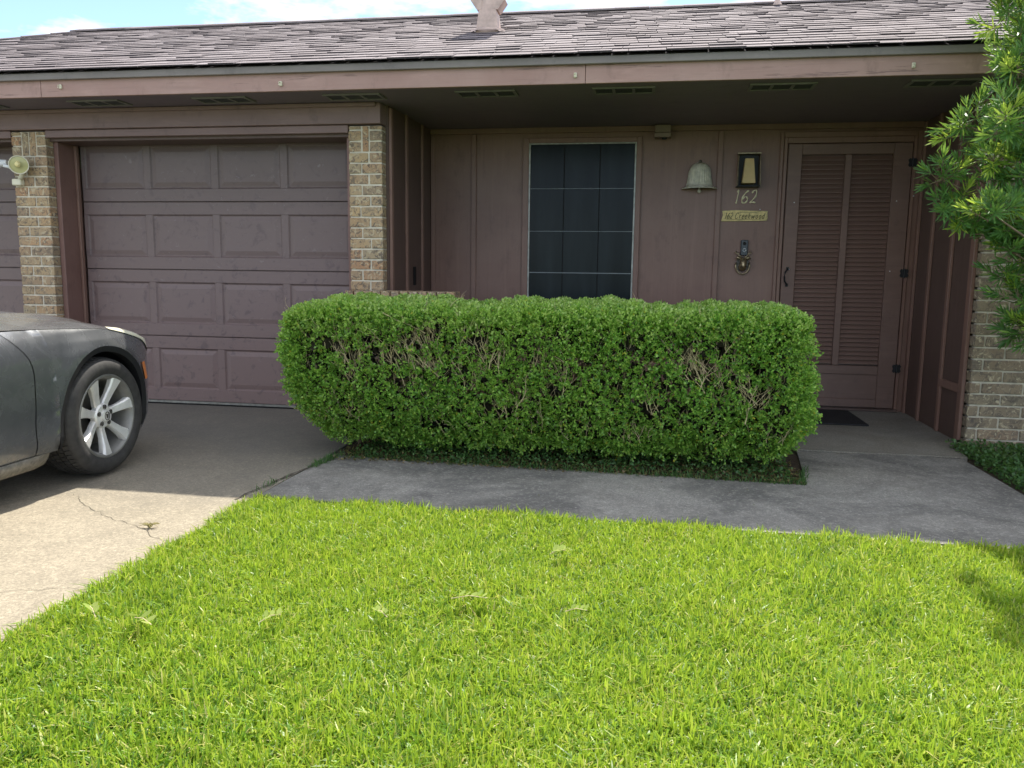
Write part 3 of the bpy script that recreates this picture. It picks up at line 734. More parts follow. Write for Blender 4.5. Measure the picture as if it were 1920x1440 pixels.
# doorbell
db = thing('doorbell', (.782, YW, 1.255), 'dark blue-black video doorbell above the deer head knocker', 'doorbell')
part('body', MB().box(.753, .812, YW-.026, YW-.001, 1.255, 1.382, .005), 'bronze_plastic', db)
part('camera_eye', MB().lathe([(.0, -.030), (.012, -.029), (.014, -.026)], 'Y', (.783, YW, 1.352), 16), 'black_rubber', db)
mb = MB(); mb.lathe([(.0105, -.0275), (.0135, -.0275), (.0135, -.0262)], 'Y', (.783, YW, 1.300), 20); mb.lathe([(.0105, -.0275), (.0105, -.0262)], 'Y', (.783, YW, 1.300), 20)
part('button_ring', mb, 'pale_ring', db)
# deer head knocker
dk = thing('door_knocker', (.774, YW, 1.10), 'antique brass deer head knocker with ring under the doorbell', 'door knocker')
kx, kz = .775, 1.185
mb = MB(); mb.prism([(kx+.052*math.cos(a), kz+.062*math.sin(a)) for a in np.linspace(0, 2*math.pi, 25)[:-1]], 'Y', YW-.010, YW-.001); part('back_plate', mb, 'verdigris_dark', dk)
mb = MB(); mb.tube([(kx, YW-.005, kz-.025), (kx, YW-.03, kz-.02), (kx, YW-.055, kz+.015)], [.036, .030, .022], 12)
mb.tube([(kx, YW-.045, kz+.045), (kx, YW-.060, kz+.032), (kx, YW-.078, kz+.005), (kx, YW-.092, kz-.020), (kx, YW-.097, kz-.028)], [.012, .027, .024, .014, .007], 12)
part('deer_head', mb, 'antique_brass', dk, smooth=True)
for sg in (-1, 1):
    mb = MB(); mb.tube([(kx+sg*.018, YW-.055, kz+.042), (kx+sg*.042, YW-.052, kz+.052), (kx+sg*.060, YW-.045, kz+.042)], [.008, .015, .003], 6); part('ear', mb, 'antique_brass', dk, smooth=True)
    mb = MB(); mb.tube([(kx+sg*.012, YW-.05, kz+.05), (kx+sg*.030, YW-.045, kz+.068), (kx+sg*.050, YW-.040, kz+.084), (kx+sg*.058, YW-.036, kz+.108)], [.0062, .0055, .005, .003], 5)
    mb.tube([(kx+sg*.040, YW-.042, kz+.076), (kx+sg*.036, YW-.04, kz+.098)], [.005, .0028], 5); mb.tube([(kx+sg*.050, YW-.040, kz+.084), (kx+sg*.070, YW-.036, kz+.096)], [.005, .0028], 5)
    part('antler', mb, 'antique_brass', dk, smooth=True)
    mb = MB(); mb.lathe([(0, -.034), (.004, -.033), (.004, -.028)], 'Y', (kx+sg*.013, YW-.042, kz+.028), 6); part('eye', mb, 'black_iron', dk)
mb = MB(); mb.tube([(kx-.052, YW-.02, kz+.012)] + [(kx+.056*math.cos(a), YW-.030, kz-.010+.072*math.sin(a)) for a in np.linspace(math.pi, 2*math.pi, 17)] + [(kx+.052, YW-.02, kz+.012)], .0055, 7); part('ring', mb, 'antique_brass', dk, smooth=True)
# mat
mt_ = tag(part('doormat', MB().box(.74, 1.655, 6.16, 6.80, .001, .014, .004), 'black_rubber'), 'black rectangular doormat in front of the louvered door', 'doormat')

# flood light on the left pillar
fl_ = thing('flood_light', (-4.80, YP, 1.74), 'cream twin flood light fixed to the left brick pillar', 'flood light')
part('junction_box', MB().box(-4.868, -4.790, YP-.05, YP-.003, 1.712, 1.762, .006), 'cream_plastic', fl_)
mb = MB(); mb.tube([(-4.80, YP-.035, 1.762), (-4.775, YP-.045, 1.79), (-4.765, YP-.05, 1.82)], [.018, .016, .022], 8); part('arm', mb, 'cream_plastic', fl_, smooth=True)
def lamp_head(c, d, r, L, face, mat, lens):
    d = Vector(d).normalized(); q = d.to_track_quat('Z', 'Y')
    mb = MB().lathe([(.0, -L), (r*.32, -L), (r*.42, -L*.75), (r*.95, -.012), (r, 0), (r*1.02, .010), (r*.93, .010), (r*.90, .002)], 'Z', (0,0,0), 28)
    mb.v = [tuple(q @ Vector(v) + Vector(c)) for v in mb.v]; h = part('lamp_head', mb, mat, fl_, smooth='auto')
    mb = MB().lathe([(0, .007), (r*.5, .006), (r*.90, .003)], 'Z', (0,0,0), 28); mb.v = [tuple(q @ Vector(v) + Vector(c)) for v in mb.v]
    part('lens', mb, lens, h, smooth=True)
plain('lens_glass', (.50, .48, .22), .2, var=.1, bs=0); plain('bulb_core', (.75, .65, .3), .4, bs=0)
lamp_head((-4.745, YP-.105, 1.858), (.50, -.80, -.10), .068, .12, 0, 'cream_plastic', 'lens_glass')
part('bulb', MB().lathe([(0, -.14), (.016, -.136), (.024, -.122)], 'Y', (-4.74, YP, 1.86), 14), 'bulb_core', fl_)
lamp_head((-5.06, YP-.10, 1.86), (-1, -.25, -.12), .068, .18, 0, 'white_plastic', 'lens_glass')
mb = MB(); mb.tube([(-4.80, YP-.06, 1.81), (-4.84, YP-.09, 1.845), (-4.88, YP-.10, 1.855)], .013, 8); part('arm', mb, 'white_plastic', fl_, smooth=True)

# ================================================================== CAR
exec_car = True
mt, t, b, o = base('car_paint')
g = t.nodes.new('ShaderNodeNewGeometry'); ns_ = noise(t, 7, 6, .7, g.outputs['Position'], .6); dn = noise(t, 2.2, 4, .6, g.outputs['Position'])
sz = t.nodes.new('ShaderNodeSeparateXYZ'); t.links.new(g.outputs['Position'], sz.inputs[0])
low = mrange(t, sz.outputs['Z'], .32, .15, 0, .8); sc_ = noise(t, 55, 5, .75, g.outputs['Position'])
c = mixc(t, mrange(t, ns_, .35, .8, 0, .5), (.09, .096, .104), (.16, .166, .172))
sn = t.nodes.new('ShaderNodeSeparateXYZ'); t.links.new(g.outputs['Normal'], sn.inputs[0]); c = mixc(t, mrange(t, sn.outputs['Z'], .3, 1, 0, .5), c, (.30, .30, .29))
k = N(t, 'ShaderNodeMath', operation='MULTIPLY'); t.links.new(low, k.inputs[0]); t.links.new(mrange(t, sc_, .4, .7), k.inputs[1])
c = mixc(t, k.outputs[0], c, (.23, .20, .16))
vo = N(t, 'ShaderNodeTexVoronoi', Scale=26.); t.links.new(g.outputs['Position'], vo.inputs['Vector'])
sp = ramp(t, [(0, (1,1,1)), (.055, (0,0,0))], vo.outputs['Distance']); c = mixc(t, sp.outputs[0], c, (.5, .5, .48))
t.links.new(c, b.inputs['Base Color']); b.inputs['Metallic'].default_value = .35
t.links.new(mrange(t, ns_, .3, .8, .2, .36), b.inputs['Roughness']); b.inputs['Coat Weight'].default_value = .8; b.inputs['Coat Roughness'].default_value = .06
plain('arch_black', (.012, .012, .014), .6, bs=0)
plain('tyre_rubber', (.038, .036, .034), .75, var=.35, scale=25, bs=.3)
plain('alloy', (.74, .73, .70), .38, metal=.35, var=.12, scale=12)
plain('alloy_barrel', (.22, .215, .20), .45, metal=.4, var=.2, scale=12)
plain('brake_disc', (.12, .11, .10), .5, metal=.6, var=.3)
plain('amber', (.75, .22, .03), .25, bs=0)
plain('lamp_lens', (.75, .72, .55), .25, var=.06, bs=0)
plain('car_glass', (.01, .013, .015), .05, bs=0)
plain('dusty_sill', (.17, .155, .13), .65, var=.45, scale=45, bs=.3)
CX, HW = -3.70, .90; AY, AZ, AR = 3.79, .311, .374; BYc = AY-2.775
def plan(y):
    if y > 3.6: tt = min(1, (y-3.6)/1.0); return HW*(max(0, 1-tt**4))**(1/2.2)
    if y < .6: tt = min(1, (.6-y)/.75); return HW*(max(0, 1-tt**3.2))**(1/2.4)
    return HW
def interp(x, T):
    return float(np.interp(x, [a for a, _ in T], [b_ for _, b_ in T]))
INS = [(.10, .085), (.16, .055), (.20, .035), (.25, .012), (.30, .010), (.45, .0), (.58, .002), (.66, .012), (.72, .032), (.77, .062), (.80, .095), (.9, .2)]
def inset(z, y):
    f = interp(z, INS)
    # flare round the arches
    for cy in (AY, BYc):
        d = math.hypot(y-cy, z-AZ); f -= .016*math.exp(-((d-AR)/.07)**2)
    return f
ZT = [(-.15, .80), (.3, .86), (1.5, .87), (2.6, .84), (3.1, .805), (3.5, .79), (3.8, .775), (4.0, .750), (4.15, .715), (4.3, .675), (4.45, .645), (4.6, .62)]
ZB = [(-.15, .33), (.4, .20), (3.4, .205), (4.1, .17), (4.35, .15), (4.6, .17)]
def ztop(y): return interp(y, ZT)
def zbot(y):
    zb = interp(y, ZB)
    for cy in (AY, BYc):
        d = abs(y-cy)
        if d < AR: zb = max(zb, AZ+math.sqrt(AR*AR-d*d))
    return zb
def sidept(y, z, sg=1): return (CX+sg*(plan(y)-inset(z, y)*(1 if plan(y) > .1 else 0)), y, z)
def gapy(z): return interp(z, [(.2, 3.29), (.25, 3.285), (.35, 3.275), (.5, 3.28), (.6, 3.285), (.65, 3.28), (.69, 3.262), (.75, 3.215), (.81, 3.165)])
car = thing('parked_car', (CX, 2.3, -.012), 'dark grey dusty sedan parked on the drive facing the garage', 'car')
def stations(a, b_, extra=()):
    S = set(np.round(np.linspace(a, b_, max(3, int((b_-a)/.045))), 4))
    for cy in (AY, BYc):
        for th in np.linspace(0, math.pi, 34):
            y = cy+AR*math.cos(th)*.9999
            if a < y < b_: S.add(round(y, 5))
        for y in (cy-AR-.0005, cy+AR+.0005):
            if a < y < b_: S.add(y)
    return sorted(S)
def side_panel(a, b_, sg, gapfront=False, gaprear=False):
    P = []
    for y in stations(a, b_):
        zb, zt = zbot(y), ztop(y); row = []
        for j in range(19):
            z = zb+(zt-zb)*j/18; yy = y
            if gaprear and y < 3.42: u = (3.42-y)/(3.42-a); yy = y+(gapy(z)+.003-a)*u
            if gapfront and y > 2.8: u = (y-2.8)/(b_-2.8); yy = y+(gapy(z)-.003-b_)*u
            row.append(sidept(yy, z, sg))
        P.append(row)
    return P
for sg in (1, -1):
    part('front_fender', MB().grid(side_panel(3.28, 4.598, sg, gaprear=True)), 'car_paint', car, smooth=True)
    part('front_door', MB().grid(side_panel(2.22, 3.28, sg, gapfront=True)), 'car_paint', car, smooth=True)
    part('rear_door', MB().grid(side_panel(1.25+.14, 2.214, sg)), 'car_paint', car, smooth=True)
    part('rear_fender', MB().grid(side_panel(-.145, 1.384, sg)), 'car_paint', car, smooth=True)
    # sill
    P = []
    for y in np.linspace(1.40, 3.405, 20):
        e = .03 if y > 3.39 else 0
        P.append([(CX+sg*(HW-d), y, z) for d, z in ((.030, .203), (.022+e, .195), (.030+e, .17), (.055+e, .135), (.12, .125))])
    part('sill', MB().grid(P), 'dusty_sill', car, smooth=True)
    # arch lips and liners, lip band blackened to stand for its shade
    for cy in (AY, BYc):
        P = []
        for th in np.linspace(R(-18), R(198), 40):
            y, z = cy+AR*math.cos(th), AZ+AR*math.sin(th); x = plan(y)-inset(z, y); y2, z2 = cy+(AR-.030)*math.cos(th), AZ+(AR-.030)*math.sin(th)
            P.append([(CX+sg*x, y, z), (CX+sg*(x-.007), y2, z2), (CX+sg*(x-.05), y2, z2), (CX+sg*(x-.031), y, z), (CX+sg*(x-.30), y, z)])
        part('arch_liner', MB().grid(P), 'arch_black', car, smooth=False)
    # dark shut line filler behind the door gap
    P = [[(CX+sg*(plan(3.2)-inset(z, gapy(z))-.012), gapy(z)+d, z) for z in np.linspace(.2, .8, 14)] for d in (-.03, .03)]
    part('shut_line', MB().grid(P), 'arch_black', car)
# hood, nose
def crown(y): return interp(y, [(2.8, .115), (3.3, .10), (3.8, .085), (4.1, .068), (4.4, .04), (4.6, .01)])
P = []
for y in np.linspace(2.95, 4.597, 34):
    w = plan(y)-inset(ztop(y), y)-.006; row = []
    for u in np.linspace(-1, 1, 41):
        a = abs(u); h = crown(y)*(1-a**2.4) ; bulge = .012*math.exp(-((a-.62)/.06)**2)
        row.append((CX+w*u, y, ztop(y)+.002+h+bulge*(1 if y < 4.2 else .3)))
    P.append(row)
part('hood', MB().grid(P), 'car_paint', car, smooth=True)
P = []
for u in np.linspace(-1, 1, 25):   # lower front
    y = 4.598; w = plan(y)-inset(.6, y)
    P.append([(CX+w*u, y, .62), (CX+w*u, 4.61, .5), (CX+w*u, 4.60, .3), (CX+w*u, 4.57, .17)])
part('front_bumper', MB().grid(P), 'car_paint', car, smooth=True)
# headlight lens: aged pale strip wrapping the top edge of the corner
for sg in (1, -1):
    P = []
    for i, y in enumerate(np.linspace(3.90, 4.50, 30)):
        zt = ztop(y)+.004; h = interp(y, [(3.90, .001), (4.0, .012), (4.2, .020), (4.3, .05), (4.4, .085), (4.5, .10)])
        w = plan(y); row = []
        for k in range(7):
            z = zt-h*k/6; x = w-inset(z, y)+.006; row.append((CX+sg*x, y, z))
        row.insert(0, (CX+sg*(w-inset(zt, y)-.018), y, zt+.012)); P.append(row)
    part('headlight', MB().grid(P), 'lamp_lens', car, smooth=True)
    P = []
    for u in np.linspace(0, 1, 6):
        row = []
        for k in np.linspace(0, 1, 4):
            z = .565-.10*u; y = 4.105+.028*u+(k*.06); row.append((CX+sg*(plan(y)-inset(z, y)+.006), y, z))
        P.append(row)
    part('side_marker', MB().grid(P), 'amber', car, smooth=True)
# cabin
ROOF = [(.35, .95), (.9, 1.22), (1.2, 1.36), (1.6, 1.405), (2.0, 1.40), (2.3, 1.33), (2.95, .955)]
P = []; P2 = []
for y in np.linspace(.30, 3.0, 30):
    zr = interp(y, ROOF); hwid = interp(zr, [(.9, .80), (1.2, .66), (1.42, .54)]); row = []
    for u in np.linspace(-1, 1, 21): row.append((CX+hwid*u, y, zr-.05*abs(u)**3))
    P.append(row)
part('roof', MB().grid(P), 'car_paint', car, smooth=True)
for sg in (1, -1):
    mb = MB(); P = []
    for y in np.linspace(.45, 2.85, 24):
        zr = interp(y, ROOF)-.05; hwid = interp(zr+.05, [(.9, .80), (1.2, .66), (1.42, .54)]); zb = ztop(y)-.01; wb = HW-.10
        P.append([(CX+sg*(wb+(hwid-wb)*k), y, zb+(max(zr, zb)-zb)*k) for k in np.linspace(0, 1, 5)])
    part('side_window', MB().grid(P), 'car_glass', car, smooth=True)
P = [[(CX+u*(.66-.0*k), 2.96-.60*k, .97+.355*k) for u in np.linspace(-1, 1, 9)] for k in np.linspace(0, 1, 5)]
part('windscreen', MB().grid(P), 'car_glass', car, smooth=True)
P = []
for y in np.linspace(-.145, .75, 12):
    w = plan(y)-.09; P.append([(CX+w*u, y, ztop(y)+.08*(1-abs(u)**2.5)) for u in np.linspace(-1, 1, 13)])
part('boot_lid', MB().grid(P), 'car_paint', car, smooth=True)
P = [[(CX+plan(-.14)*u, -.148, z) for u in np.linspace(-1, 1, 9)] for z in (.33, .5, .8)]
part('rear_bumper', MB().grid(P), 'car_paint', car)
part('floor_pan', MB().box(CX-.70, CX+.70, .1, 4.15, .16, .20), 'arch_black', car)
# mirror
mb = MB().box(CX+HW-.06, CX+HW+.10, 2.62, 2.72, .92, 1.03, .03); mb.tube([(CX+HW-.13, 2.69, .84), (CX+HW-.03, 2.68, .95)], .022, 8); part('mirror', mb, 'car_paint', car)
# wheels
def wheel(cx, cy, sg):
    XF = cx; r0 = .221; TR = .314
    def X(d): return XF-sg*d
    # barrel rim is the wheel itself
    mb = MB().lathe([(r0+.004, X(.006)), (r0, X(.0)), (r0-.010, X(.003)), (r0-.020, X(.020)), (r0-.030, X(.06)), (r0-.04, X(.16)), (r0-.04, X(.19))], 'X', (0, cy, AZ), 56)
    w_ = part('wheel', mb, 'alloy_barrel', car, smooth=True, origin=(XF, cy, AZ))
    # tyre
    prof = [(r0-.002, X(.02)), (r0+.004, X(.002)), (r0+.020, X(-.006)), (r0+.050, X(-.007)), (r0+.074, X(.006)), (r0+.084, X(.022)), (TR-.009, X(.034))]
    xs = .040
    prof += [(TR-.009, X(.19)), (r0+.08, X(.222)), (r0+.02, X(.228)), (r0-.002, X(.20))]
    part('tyre', MB().lathe(prof, 'X', (0, cy, AZ), 72), 'tyre_rubber', w_, smooth='auto')
    # tread: four rows of blocks over a lower carcass
    mb = MB()
    for (d0, d1, nb, off) in ((.018, .052, 66, 0), (.060, .090, 66, .5), (.098, .128, 66, 0), (.136, .166, 66, .5), (.174, .208, 66, 0)):
        for i in range(nb):
            th = 2*math.pi*(i+off)/nb; dt = .0118/TR; vs = []
            for ra in (TR-.012, TR):
                for dx in (d0, d1):
                    for tt in (-dt, dt):
                        a_ = th+tt+(dx-d0)*.25; rq = ra-(.009 if dx < .02 or dx > .2 else 0); vs.append((X(dx), cy+rq*math.cos(a_), AZ+rq*math.sin(a_)))
            mb.add(vs, [(0,1,3,2),(4,6,7,5),(0,4,5,1),(2,3,7,6),(0,2,6,4),(1,5,7,3)])
    o_ = part('tread', mb, 'tyre_rubber', w_); o_['kind'] = 'stuff'
    part('brake_disc', MB().lathe([(.04, X(.10)), (.155, X(.10)), (.155, X(.12))], 'X', (0, cy, AZ), 32), 'brake_disc', w_)
    part('inner_well', MB().lathe([(0, X(.17)), (r0-.03, X(.17))], 'X', (0, cy, AZ), 24), 'arch_black', w_)
    part('hub', MB().lathe([(.066, X(.06)), (.066, X(.034)), (.058, X(.026)), (.034, X(.022)), (0, X(.022))], 'X', (0, cy, AZ), 32), 'alloy', w_, smooth='auto')
    part('hub_cap', MB().lathe([(.033, X(.024)), (.031, X(.012)), (.024, X(.009)), (0, X(.009))], 'X', (0, cy, AZ), 24), 'alloy', w_, smooth='auto')
    mb = MB().lathe([(.020, X(.0085)), (.0235, X(.0085)), (.0235, X(.006)), (.020, X(.006)), (.020, X(.0085))], 'X', (0, cy, AZ), 20); mb.v = [(x, cy+(y-cy)*.8, z) for x, y, z in mb.v]
    mb.prism([(cy-.008, AZ+.012), (cy, AZ+.008), (cy+.008, AZ+.012), (cy+.006, AZ-.008), (cy, AZ-.014), (cy-.006, AZ-.008)], 'X', X(.0055), X(.0088))
    part('emblem', mb, 'brake_disc', w_)
    for i in range(7):
        th = R(114)+2*math.pi*i/7; mb = MB(); sec = []
        for rr, hw_, d, dep in ((.040, .026, .030, .03), (.075, .020, .034, .030), (.12, .022, .024, .028), (.165, .026, .012, .034), (r0-.012, .038, .004, .034)):
            vs = []
            for (u, dd) in ((-1, dep), (-1, .010), (-.72, 0), (.1, .002), (.72, .004), (1, .012), (1, dep)):
                a = hw_*u; y = rr*math.cos(th)-a*math.sin(th); z = rr*math.sin(th)+a*math.cos(th); vs.append((X(d+dd), cy+y, AZ+z))
            sec.append(vs)
        mb.grid(sec); part('spoke', mb, 'alloy', w_, smooth='auto')
    for i in range(5):
        th = R(90)+2*math.pi*i/5; y, z = cy+.048*math.cos(th), AZ+.048*math.sin(th)
        mb = MB().lathe([(.013, X(.0195)), (.0105, X(.0195)), (.0105, X(.027))], 'X', (0, y, z), 14); mb.lathe([(.008, X(.027)), (.008, X(.019)), (0, X(.018))], 'X', (0, y, z), 6)
        part('lug_nut', mb, 'brake_disc', w_)
    return w_
for sg in (1, -1):
    for cy in (AY, BYc): wheel(CX+sg*(HW-.005), cy, sg)

# ================================================================== HEDGE
def quads_leaf(base_, dirv, side, L, Wd, bend=.15):
    """arrays (n,3): leaf of 6 verts: base, two lower-mid, two upper-mid, tip -> 2 quads"""
    nrm = np.cross(dirv, side)
    L = L[:, None]; Wd = Wd[:, None]
    p0 = base_; p1 = base_+dirv*L*.35+side*Wd*.5-nrm*L*bend*.2; p2 = base_+dirv*L*.35-side*Wd*.5-nrm*L*bend*.2
    p3 = base_+dirv*L*.75+side*Wd*.42-nrm*L*bend*.6; p4 = base_+dirv*L*.75-side*Wd*.42-nrm*L*bend*.6; p5 = base_+dirv*L-nrm*L*bend
    n = len(base_); V = np.stack([p0, p1, p2, p3, p4, p5], 1).reshape(-1, 3); i = np.arange(n)[:, None]*6
    T = np.concatenate([i+np.array([[0, 2, 1]]), i+np.array([[3, 4, 5]])]); Q = i+np.array([[1, 2, 4, 3]])
    return V, T, Q
def unit(v): return v/np.maximum(1e-9, np.linalg.norm(v, axis=-1, keepdims=True))
hedge = thing('box_hedge', (-.6, 4.9, 0), 'clipped green box hedge with bare twiggy patches in front of the porch', 'hedge')
HXa, HXb, HYa, HYb, HZa, HZb = -2.155, .905, 4.37, 5.32, .06, .878
HC = np.array([(HXa+HXb)/2, (HYa+HYb)/2, (HZa+HZb)/2]); HH = np.array([(HXb-HXa)/2, (HYb-HYa)/2, (HZb-HZa)/2])
def hedge_surface(n):
    # sample directions on a rounded box with face area weights
    P = []; Nn = []
    areas = np.array([HH[1]*HH[2], HH[1]*HH[2], HH[0]*HH[2]*1.0, HH[0]*HH[2]*.35, HH[0]*HH[1]*1.0, HH[0]*HH[1]*.25]); areas /= areas.sum()
    for k, (ax, sg) in enumerate(((0,-1),(0,1),(1,-1),(1,1),(2,1),(2,-1))):
        m_ = int(n*areas[k]); u = rng.uniform(-1, 1, (m_, 3)); u[:, ax] = sg; P.append(u)
        q = np.zeros((m_, 3)); q[:, ax] = sg; Nn.append(q)
    U = np.concatenate(P); Nf = np.concatenate(Nn)
    r_ = .075; inner = HH-r_; p = U*HH; q = np.clip(p, -inner, inner); d = unit(p-q+1e-9); P = q+d*r_
    P += HC; return P, d
def lump(P):
    x, y, z = P.T
    return (.010*np.sin(x*5.1+z*3+1)+.010*np.sin(x*11+2*y+z*7)+.012*np.sin(x*23+z*17+y*13)+.010*np.sin(x*41-z*31))
def shape(P):
    """undercut towards the ground and the bevelled lower left corner"""
    P = P.copy(); t_ = np.clip((.42-P[:, 2])/.40, 0, 1)
    P[:, 1] = np.where(P[:, 1] < HC[1], P[:, 1]+.22*t_**1.6, P[:, 1])
    f = (P[:, 0]-HC[0])/HH[0]; P[:, 0] -= np.where(f < 0, f, 0)*.34*t_**1.3+np.where(f > 0, f, 0)*.13*t_**1.6
    P[:, 0] -= .07*np.clip((P[:, 0]-.5)/.4, 0, 1)*np.clip((P[:, 2]-.45)/.4, 0, 1)**1.5
    P[:, 0] += .05*np.clip((-1.8-P[:, 0])/.3, 0, 1)
    P[:, 2] -= .06*np.clip((-1.75-P[:, 0])/.45, 0, 1)**2*(P[:, 2] > .6)
    return P
BARE = [(-1.30, .70, .10, .055), (-1.18, .76, .09, .06), (-1.42, .60, .10, .05), (-1.22, .56, .07, .045), (-1.78, .66, .075, .05), (-1.66, .60, .05, .05), (-.84, .60, .07, .04), (-.93, .70, .05, .06), (.30, .58, .10, .055), (.24, .66, .07, .04), (.42, .72, .05, .04), (-.98, .45, .05, .04), (-1.7, .48, .05, .04), (-.45, .55, .05, .05), (.05, .36, .06, .04), (.62, .42, .05, .05), (-.58, .62, .045, .05), (-1.36, .47, .06, .05), (-.1,.70,.04,.04), (.40,.5,.05,.035),(-.75,.3,.05,.03)]
def bare(P):
    m_ = np.zeros(len(P))
    for (bx_, bz_, ra, rb_) in BARE:
        d = ((P[:, 0]-bx_)/ra)**2+((P[:, 2]-bz_)/rb_)**2; m_ = np.maximum(m_, np.exp(-d**1.5*.8)*(P[:, 1] < 4.75))
    return m_
nS = 38000
P, D = hedge_surface(nS); depth = np.abs(rng.normal(0, 1, len(P)))*.05
P = shape(P); P += D*(lump(P))[:, None]; P -= D*depth[:, None]
# random thin places
keep = rng.uniform(0, 1, len(P)) > bare(P)*1.05
hol = np.sin(P[:, 0]*13+P[:, 2]*9+3)+np.sin(P[:, 0]*7.3-P[:, 2]*19+1)+np.sin(P[:, 0]*29+P[:, 2]*23)
keep &= ~((hol > 1.75) & (P[:, 1] < 4.7) & (P[:, 2] < .72) & (rng.uniform(0, 1, len(P)) < .8))
P, D = P[keep], D[keep]
nl = 7; S = unit(D*.9+rng.normal(0, .55, D.shape)+np.array([0, 0, .35]))
B = []; DR = []; SD = []
for k in range(nl):
    t_ = (k+1)/nl; b0 = P+S*(t_*.042); a = unit(np.cross(S, rng.normal(0, 1, S.shape))); B.append(b0); dv = unit(S*.75+a*.9); DR.append(dv); SD.append(unit(np.cross(dv, rng.normal(0, .5, S.shape)+np.cross(S, a))))
B = np.concatenate(B); DR = np.concatenate(DR); SD = np.concatenate(SD); n = len(B)
V, T_, Q = quads_leaf(B, DR, SD, rng.uniform(.012, .020, n), rng.uniform(.008, .0125, n), .15)
o = mesh_np('leaves', V, [T_, Q], 'hedge_leaf', hedge); o['kind'] = 'stuff'
# leaves coloured pale for sky light along the top and its front edge
Pn, Dn = hedge_surface(16000); Pn = shape(Pn); kz = (Pn[:, 2] > .70+.10*rng.uniform(0, 1, len(Pn))); Pn, Dn = Pn[kz], Dn[kz]; Pn = Pn+Dn*(lump(Pn)+.004)[:, None]
B = []; DR = []; SD = []; S = unit(Dn*.8+rng.normal(0, .4, Dn.shape)+np.array([0, 0, .6]))
for k in range(5):
    b0 = Pn+S*((k+1)/5*.035); a = unit(np.cross(S, rng.normal(0, 1, S.shape))); B.append(b0); dv = unit(S*.8+a*.8); DR.append(dv); SD.append(unit(np.cross(dv, rng.normal(0, .5, S.shape)+np.cross(S, a))))
B = np.concatenate(B); DR = np.concatenate(DR); SD = np.concatenate(SD); n = len(B)
V, T_, Q = quads_leaf(B, DR, SD, rng.uniform(.013, .021, n), rng.uniform(.008, .012, n), .15)
o = mesh_np('lit_top_leaves', V, [T_, Q], 'lit_top_leaf', hedge); o['kind'] = 'stuff'
# twiggy heart of the hedge: a rough dim mass of dead leaf and stems well inside
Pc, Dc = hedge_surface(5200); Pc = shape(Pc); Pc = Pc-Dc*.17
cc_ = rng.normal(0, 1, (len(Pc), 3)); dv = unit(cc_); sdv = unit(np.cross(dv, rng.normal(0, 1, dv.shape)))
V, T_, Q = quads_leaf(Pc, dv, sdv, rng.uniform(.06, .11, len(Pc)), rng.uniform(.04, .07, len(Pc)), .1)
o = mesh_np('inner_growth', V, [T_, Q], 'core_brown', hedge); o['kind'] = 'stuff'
mb = MB()
def twig(mb, p, d, L, r_, lev):
    pts = [Vector(p)]; dd = Vector(d).normalized(); n = 3+lev
    for i in range(n):
        dd = (dd+Vector((rnd.uniform(-.28, .28), rnd.uniform(-.22, .22), rnd.uniform(-.2, .3)))).normalized(); pts.append(pts[-1]+dd*(L/n))
    mb.tube(pts, [r_*(1-.6*i/n) for i in range(n+1)], 4, cap=False)
    if lev > 0:
        for i in range(1, n+1):
            if rnd.random() < .62: twig(mb, pts[i], dd+Vector((rnd.uniform(-1, 1), rnd.uniform(-.6, .3), rnd.uniform(-.3, 1))), L*rnd.uniform(.4, .65), r_*.6, lev-1)
for (bx_, bz_, ra, rb_) in BARE:
    for k in range(int(3+ra*42)):
        a = bx_+rnd.uniform(-ra, ra)*.9; zz = bz_-rb_*rnd.uniform(.2, 1.2)
        y0 = 4.42+rnd.uniform(.0, .05); twig(mb, (a, y0, zz), (rnd.uniform(-.9, .7), -.12, 1), rnd.uniform(.10, .19), rnd.uniform(.0018, .0034), 2)
for (a, zz, dx) in ((-1.28, .50, -.5), (-1.22, .52, -.7), (-1.12, .56, -.45), (-1.02, .56, -.25), (-1.15, .50, -.8), (-1.72, .54, .3), (-1.66, .52, -.7), (-.80, .52, -.5), (-.86, .55, .3), (.33, .46, -.6), (.30, .47, .2), (.38, .50, .7), (.26, .50, -.9), (-.45, .40, .3), (.55, .30, .2)):
    twig(mb, (a, 4.395, zz), (dx, -.02, 1), rnd.uniform(.14, .22), .0030, 2)
for k in range(420):
    a = rnd.uniform(HXa+.1, HXb-.08); zz = rnd.uniform(.15, .8); twig(mb, (a, 4.48, zz), (rnd.uniform(-.8, .8), -.7, 1), rnd.uniform(.06, .14), .0018, 1)
part('twigs', mb, 'twig', hedge, fix=False)['kind'] = 'stuff'
mb = MB()
for k in range(26):
    a = -1.75+2.55*k/25+rnd.uniform(-.04, .04); b_ = rnd.uniform(4.72, 5.1); twig(mb, (a, b_, -.02), (rnd.uniform(-.2, .2), rnd.uniform(-.2, .1), 1), .55, .011, 2)
part('stems', mb, 'bark', hedge, fix=False)['kind'] = 'stuff'

